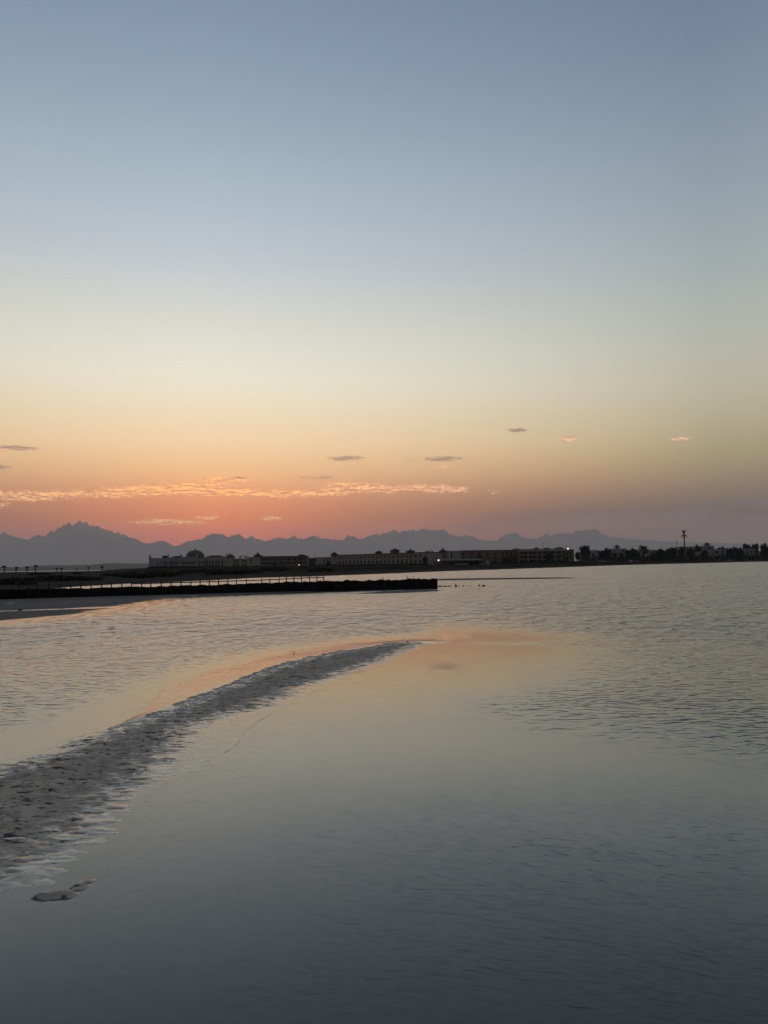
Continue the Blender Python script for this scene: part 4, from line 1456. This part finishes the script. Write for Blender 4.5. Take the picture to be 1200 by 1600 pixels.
p = at_y(1058.6, 880, 490)
ms = empty('mast', (p.x, 490, GROUND_Z - .1))
z1 = at_y(1058.6, 845.2, 490).z - GROUND_Z
MB().tube([(0, 0, 0), (0, 0, z1)], [.17, .10], 8).build('pole', M['steel'], ms)
MB().box(-.65, .65, -.12, .12, z1 - .5, z1 - .2).box(-.45, .45, -.1, .1, z1 - 1.5, z1 - 1.3).box(-.08, .08, -.08, .08, z1, z1 + .5).build('crossbar', M['steel'], ms)
tag(ms, 'thin mast with short crossbars left of the very tall palm', 'mast')
p = at_y(162, 880, 2900)
ms = empty('mast', (p.x, 2900, at_y(162, 883, 2900).z - 1))
MB().tube([(0, 0, 0), (0, 0, 19)], [.8, .35], 6).build('pole', M['steel'], ms)
MB().box(-1.6, 1.6, -.5, .5, 14.5, 15.4).build('crossbar', M['steel'], ms)
tag(ms, 'faint thin mast standing on the low hill at the left', 'mast')

# low scrub patches on the open land
scrub_m = [leaf_blob([((0, 0, .22), (1.6, .9, .26)), ((1.1, .2, .18), (.9, .7, .2)), ((-1.2, .1, .17), (.8, .6, .2))], 150, .26, 500 + i, M['scrub'], 'foliage') for i in range(4)]
stem_m = MB().tube([(0, 0, -.1), (.1, 0, .3)], [.05, .03], 5).tube([(.5, 0, -.1), (.7, .1, .26)], [.04, .02], 5).mesh('stem', M['bark'])
k = 0
scrub_spots = [(25, 911, 1.0), (8, 909.5, 1.0), (40, 906.5, 1.1), (62, 905.5, 1.2), (98, 905.6, 1.3), (90, 903.4, 1.2), (112, 905.0, 1.0), (128, 904.8, 1.1), (142, 904.3, .9), (182, 899.2, 1.3), (194, 899.6, 1.2),
               (214, 901.4, 1.1), (228, 901.8, 1.4), (240, 900.6, 1.5), (252, 899.5, 1.6), (262, 899.0, 1.3), (343, 897.2, 1.5), (352, 897.8, 1.5), (361, 897.0, 1.4), (378, 896.4, 1.4), (390, 895.8, 1.3), (418, 893.0, 1.6), (428, 893.2, 1.6), (438, 893.4, 1.4),
               (500, 893.5, 1.3), (512, 892.6, 1.2), (498, 891, 1.0), (205, 896, 1.1), (60, 898, 1.2), (120, 896, 1.1), (300, 896.4, 1.3), (320, 895.5, 1.1)]
for px, py, s in scrub_spots:
    g = on_ground(px, py, .32)
    root = empty('shrub', (g.x, g.y, float(land_height(np.array([g.x]), np.array([g.y]))[0]) - .03), k * 1.7)
    link('foliage', scrub_m[k % 4], root, scale=(s * 1.1, s, s * .9))
    link('stem', stem_m, root)
    where = ('at the far left behind the gapped jetty blocks' if px < 50 else 'left of the middle of the left plain' if px < 150 else 'left of and below the domed palace' if px < 270 else
             'below the spired turret wing' if px < 400 else 'below the gabled wing' if px < 470 else 'below the slim hotel tower')
    tag(root, 'low dark scrub bush on bare land ' + where, 'shrub', 'scrub bushes on the land behind the jetty')
    k += 1

# ------------------------------------------------------------------ jetty and the things around it
jet_px = [(-60, 941), (0, 937.6), (120, 934.0), (300, 929.0), (420, 925.5), (560, 921.8), (684, 918.8)]
top_px = [(-60, 923), (0, 921.0), (100, 918.8), (200, 916.6), (300, 913.8), (400, 910.6), (480, 906.6), (560, 905.0), (640, 904.2), (684, 902.6)]
JX = [p[0] for p in jet_px]
TX = [p[0] for p in top_px]


def jetty_point(px):
    g = on_ground(px, np.interp(px, JX, [p[1] for p in jet_px]), 0.02)
    zt = at_y(px, np.interp(px, TX, [p[1] for p in top_px]), g.y).z
    return g, zt


jetty = empty('jetty', jetty_point(320)[0])
tag(jetty, 'long low dark jetty of rough blocks running out from the left shore', 'jetty')
jo = jetty.location.copy()
rg = random.Random(77)
edges = [-60, -20, 13.6, 15.2, 31.5, 47.8, 50.2, 90, 131, 172, 214, 255, 297, 338, 380, 421, 462, 500, 537, 575, 607, 637, 662, 684]
for a, b_ in zip(edges[:-1], edges[1:]):
    if b_ - a < 3: continue
    n = 7
    v, f = [], []
    for i in range(n + 1):
        px = a + (b_ - a) * i / n
        g, zt = jetty_point(px)
        ex = .012 if 0 < i < n else .05
        zt -= rg.uniform(0, .07) + (ex if a < 460 else rg.uniform(0, .09))
        if a >= 637 and px < 658: zt += .06
        jig = rg.uniform(-.05, .05)
        front = [(g.x, g.y + .0 + jig, -.3), (g.x, g.y + .03 + jig, zt * .55), (g.x, g.y + .12 + jig, zt - .03), (g.x, g.y + .5, zt), (g.x, g.y + 1.4, zt - rg.uniform(0, .05)), (g.x, g.y + 1.75, zt - .12), (g.x, g.y + 1.8, -.3)]
        v += [(x - jo.x, y - jo.y, z - jo.z) for x, y, z in front]
    m7 = 7
    for i in range(n):
        for j in range(m7 - 1):
            f.append((i * m7 + j, (i + 1) * m7 + j, (i + 1) * m7 + j + 1, i * m7 + j + 1))
    f.append(tuple(range(m7)))
    f.append(tuple(n * m7 + j for j in reversed(range(m7))))
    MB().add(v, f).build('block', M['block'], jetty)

# rubble on the outer end of the jetty
def rock_mesh(seed, flat=.6):
    rg = random.Random(seed)
    b = MB()
    vs, fs = [], []
    nu, nv = 8, 5
    for j in range(nv + 1):
        th = math.pi * j / nv
        for i in range(nu):
            a = 2 * math.pi * i / nu
            k = rg.uniform(.75, 1.15)
            vs.append((math.sin(th) * math.cos(a) * k, math.sin(th) * math.sin(a) * k, math.cos(th) * flat * k))
    for j in range(nv):
        for i in range(nu):
            fs.append((j * nu + i, (j + 1) * nu + i, (j + 1) * nu + (i + 1) % nu, j * nu + (i + 1) % nu))
    return b.add(vs, fs).mesh('rock', M['rock'])


rocks = [rock_mesh(600 + i) for i in range(5)]


def rock(px, py, wpx, hpx, label, i, z=0.0, group='stones at the outer end of the jetty'):
    g = on_ground(px, py, z)
    mpp = g.length / FPX
    o = link('rock', rocks[i % 5], None, (g.x, g.y, z + hpx * mpp * .25), i * 1.9, (wpx * mpp / 2, wpx * mpp / 2, hpx * mpp * 1.2))
    tag(o, label, 'rock', group)
    return o


for i, (px, py, w, h) in enumerate([(687, 916.8, 5, 2.2), (691.5, 916.6, 4, 1.6), (696, 916.5, 5, 2), (701, 916.4, 4, 1.8), (705, 916.2, 3, 1.2), (717.5, 916.2, 3, 1.2), (723.5, 916.0, 4, 1.5), (729, 915.9, 3, 1), (734, 915.8, 3, .9)]):
    rock(px, py, w, h, 'small dark awash stone between the jetty head and the pointed rock' if px < 712 else 'small dark awash stone just right of the pointed rock', i)
rock(749, 915.6, 4, 2.2, 'dark stone at the far right end of the awash line', 2)
rock(755.5, 916.2, 6, 2.4, 'broad flat dark stone beyond the end of the awash line', 1)
g = on_ground(712.4, 916.4, 0)
mpp = g.length / FPX
b = MB()
b.add([(-.09, -.05, -.05), (.10, -.06, -.05), (.08, .08, -.05), (-.08, .07, -.05), (-.07, -.03, .1), (.07, -.04, .08), (.05, .05, .09), (-.06, .04, .11), (-.035, 0, .19)],
      [(0, 1, 5, 4), (1, 2, 6, 5), (2, 3, 7, 6), (3, 0, 4, 7), (4, 5, 8), (5, 6, 8), (6, 7, 8), (7, 4, 8), (3, 2, 1, 0)])
o = b.build('rock', M['rock'], None, (g.x, g.y, 0))
tag(o, 'upright pointed dark rock in the water off the jetty head', 'rock', 'stones at the outer end of the jetty')
for i, (px, py, w, h, lb) in enumerate([(601, 924.2, 3.2, 1.6, 'single dark stone on the top edge of the small sandbank'), (636, 922.6, 5, 1.4, 'left dark stone on the right half of the small sandbank'), (647, 922.2, 6, 1.5, 'middle dark stone on the right half of the small sandbank'), (657, 921.9, 4, 1.4, 'right dark stone on the right half of the small sandbank')]):
    rock(px, py, w, h, lb, i, .04, 'stones on the small sandbank')
for px, py, w, h, lb in [(31, 953.5, 5, 1.6, 'small dark stone in the pool on the wet flat at the left'), (459, 1020, 2.5, 1.2, 'small dark stone at the outer tip of the thin sand line'), (637, 1003.2, 3.2, 1.6, 'dark stone at the outer tip of the curved sandbar'), (20, 938.6, 4, 1.4, 'dark stone in the bright pool at the foot of the jetty')]:
    rock(px, py, w, h, lb, 3, .015, 'stray stones on the sand')

# rail fence along the back of the jetty
fence = empty('rail_fence', jo)
tag(fence, 'weathered post and rail fence along the back of the dark jetty', 'fence')
post_me = MB().tube([(0, 0, -.15), (0.004, 0, .12), (0, 0, .27)], [.036, .034, .03], 6).mesh('post', M['wood'])
pts = []
xs_posts = [8, 23, 39, 57, 75, 93, 109, 126, 143, 159, 176, 192, 208, 223, 240, 256, 272, 288, 303, 318, 333, 348, 362, 378, 403, 416, 431, 443, 455, 467, 480, 492, 503]
for i, px in enumerate(xs_posts):
    g, zt = jetty_point(px)
    loc = Vector((g.x - jo.x, g.y + 1.45 - jo.y, zt - jo.z - .04))
    o = link('post', post_me, fence, loc, i, (1, 1, rg.uniform(.85, 1.15) * (1.25 if px > 440 else 1)))
    if px >= 190:
        pts.append(loc + Vector((0, -.02, .17)))
for a, b_ in zip(pts[:-1], pts[1:]):
    mid = (a + b_) / 2 - Vector((0, 0, rg.uniform(0, .012)))
    MB().tube([a, mid, b_], [.032, .032, .032], 6).build('rail', M['wood'], fence)
for px, top, lean, lb in [(637.5, 898.8, -.10, 'leaning thin stake near the outer end of the jetty'), (598.5, 901.0, .01, 'short thin stake on the middle of the outer jetty'), (646, 900.6, .0, 'stubby stake beside the raised rubble on the jetty')]:
    g, zt = jetty_point(px)
    z1 = at_y(px, top, g.y).z
    o = MB().tube([(0, 0, -.05), (lean * .5, 0, (z1 - zt) * .5), (lean, 0, z1 - zt)], [.028, .024, .016], 6).build('stake', M['wood'], None, (g.x - lean * .3, g.y + .6, zt - .03))
    tag(o, lb, 'stake', 'stakes standing on the jetty')

# long railing above the beach on the right
pa, pb = on_ground(905, 880.6, .35), on_ground(1215, 874.8, .35)
f2 = empty('beach_railing', pa)
tag(f2, 'long thin dark railing along the beach below the white villas', 'fence')
post2 = MB().box(-.06, .06, -.06, .06, -.4, 1.15).mesh('post', M['wood'])
n = 110
prev = None
az0, az1 = math.atan2(pa.x, pa.y), math.atan2(pb.x, pb.y)
for i in range(n + 1):
    t = i / n
    px = 905 + 310 * t
    v = ray(px, 870)
    rs_ = float(np.interp(math.degrees(math.atan2(v.x, v.y)), az_tab, r_tab)) + 16
    k_ = rs_ / math.hypot(v.x, v.y)
    q = Vector((v.x * k_, v.y * k_, 0))
    q.z = float(land_height(np.array([q.x]), np.array([q.y]))[0])
    if i % 2 == 0:
        link('post', post2, f2, q - pa)
    if prev is not None and i % 5 == 0:
        MB().tube([prev + Vector((0, 0, 1.08)), q + Vector((0, 0, 1.08))], [.05, .05], 4).tube([prev + Vector((0, 0, .6)), q + Vector((0, 0, .6))], [.03, .03], 4).build('rail', M['wood'], f2, -pa)
    if i % 5 == 0: prev = q


# lit lamps
def lamp(px, py, Y, base_z, label, rad=.42):
    z = at_y(px, py, Y).z
    p = at_y(px, py, Y)
    root = empty('lamp_post', (p.x, Y, base_z))
    h = z - base_z
    rad = rad * .72
    MB().tube([(0, .1, 0), (0, .1, h - rad * .6)], [.09, .06], 8).box(-.22, .22, -.12, .32, 0, .2).build('pole', M['steel'], root)
    b = MB()
    b.lathe([(rad * math.sin(a), h - rad * math.cos(a)) for a in np.linspace(.02, math.pi - .02, 9)], 0, 0, 12)
    b.build('lamp_head', M['lamp_glow'], root, smooth=True)
    tag(root, label, 'lamp', 'lit lamps along the hotels')
    return root


lamp(467.3, 883.0, 470, GROUND_Z, 'lit white lamp low before the gabled wing of the hotel', .5)
s_, yy = along(573.6)
lamp(573.6, 866.0, yy + 1.0, GROUND_Z - .1 + HT + .4, 'lit white lamp on the roof edge of the arcaded hotel', .42)
lamp(685.3, 875.4, 327, GROUND_Z, 'lit white lamp standing in front of the beach bar', .46)
lamp(887.4, 857.4, 451, at_y(887, 859, 451).z - .02, 'lit yellowish lamp on the roof corner of the balcony block', .62)

# ------------------------------------------------------------------ the air
hz = MB().box(-26000, 26000, -24500, 25500, -14, HAZE_TOP).build('haze', None)
hm = bpy.data.materials.new('haze')
hm.use_nodes = True
hm.node_tree.nodes.clear()
pv_ = hm.node_tree.nodes.new('ShaderNodeVolumePrincipled')
pv_.inputs['Density'].default_value = HAZE_S
pv_.inputs['Color'].default_value = (.88, .83, .82, 1)
pv_.inputs['Anisotropy'].default_value = 0.35
ho = hm.node_tree.nodes.new('ShaderNodeOutputMaterial')
hm.node_tree.links.new(pv_.outputs[0], ho.inputs['Volume'])
hz.data.materials.append(hm)
tag(hz, kind='stuff')
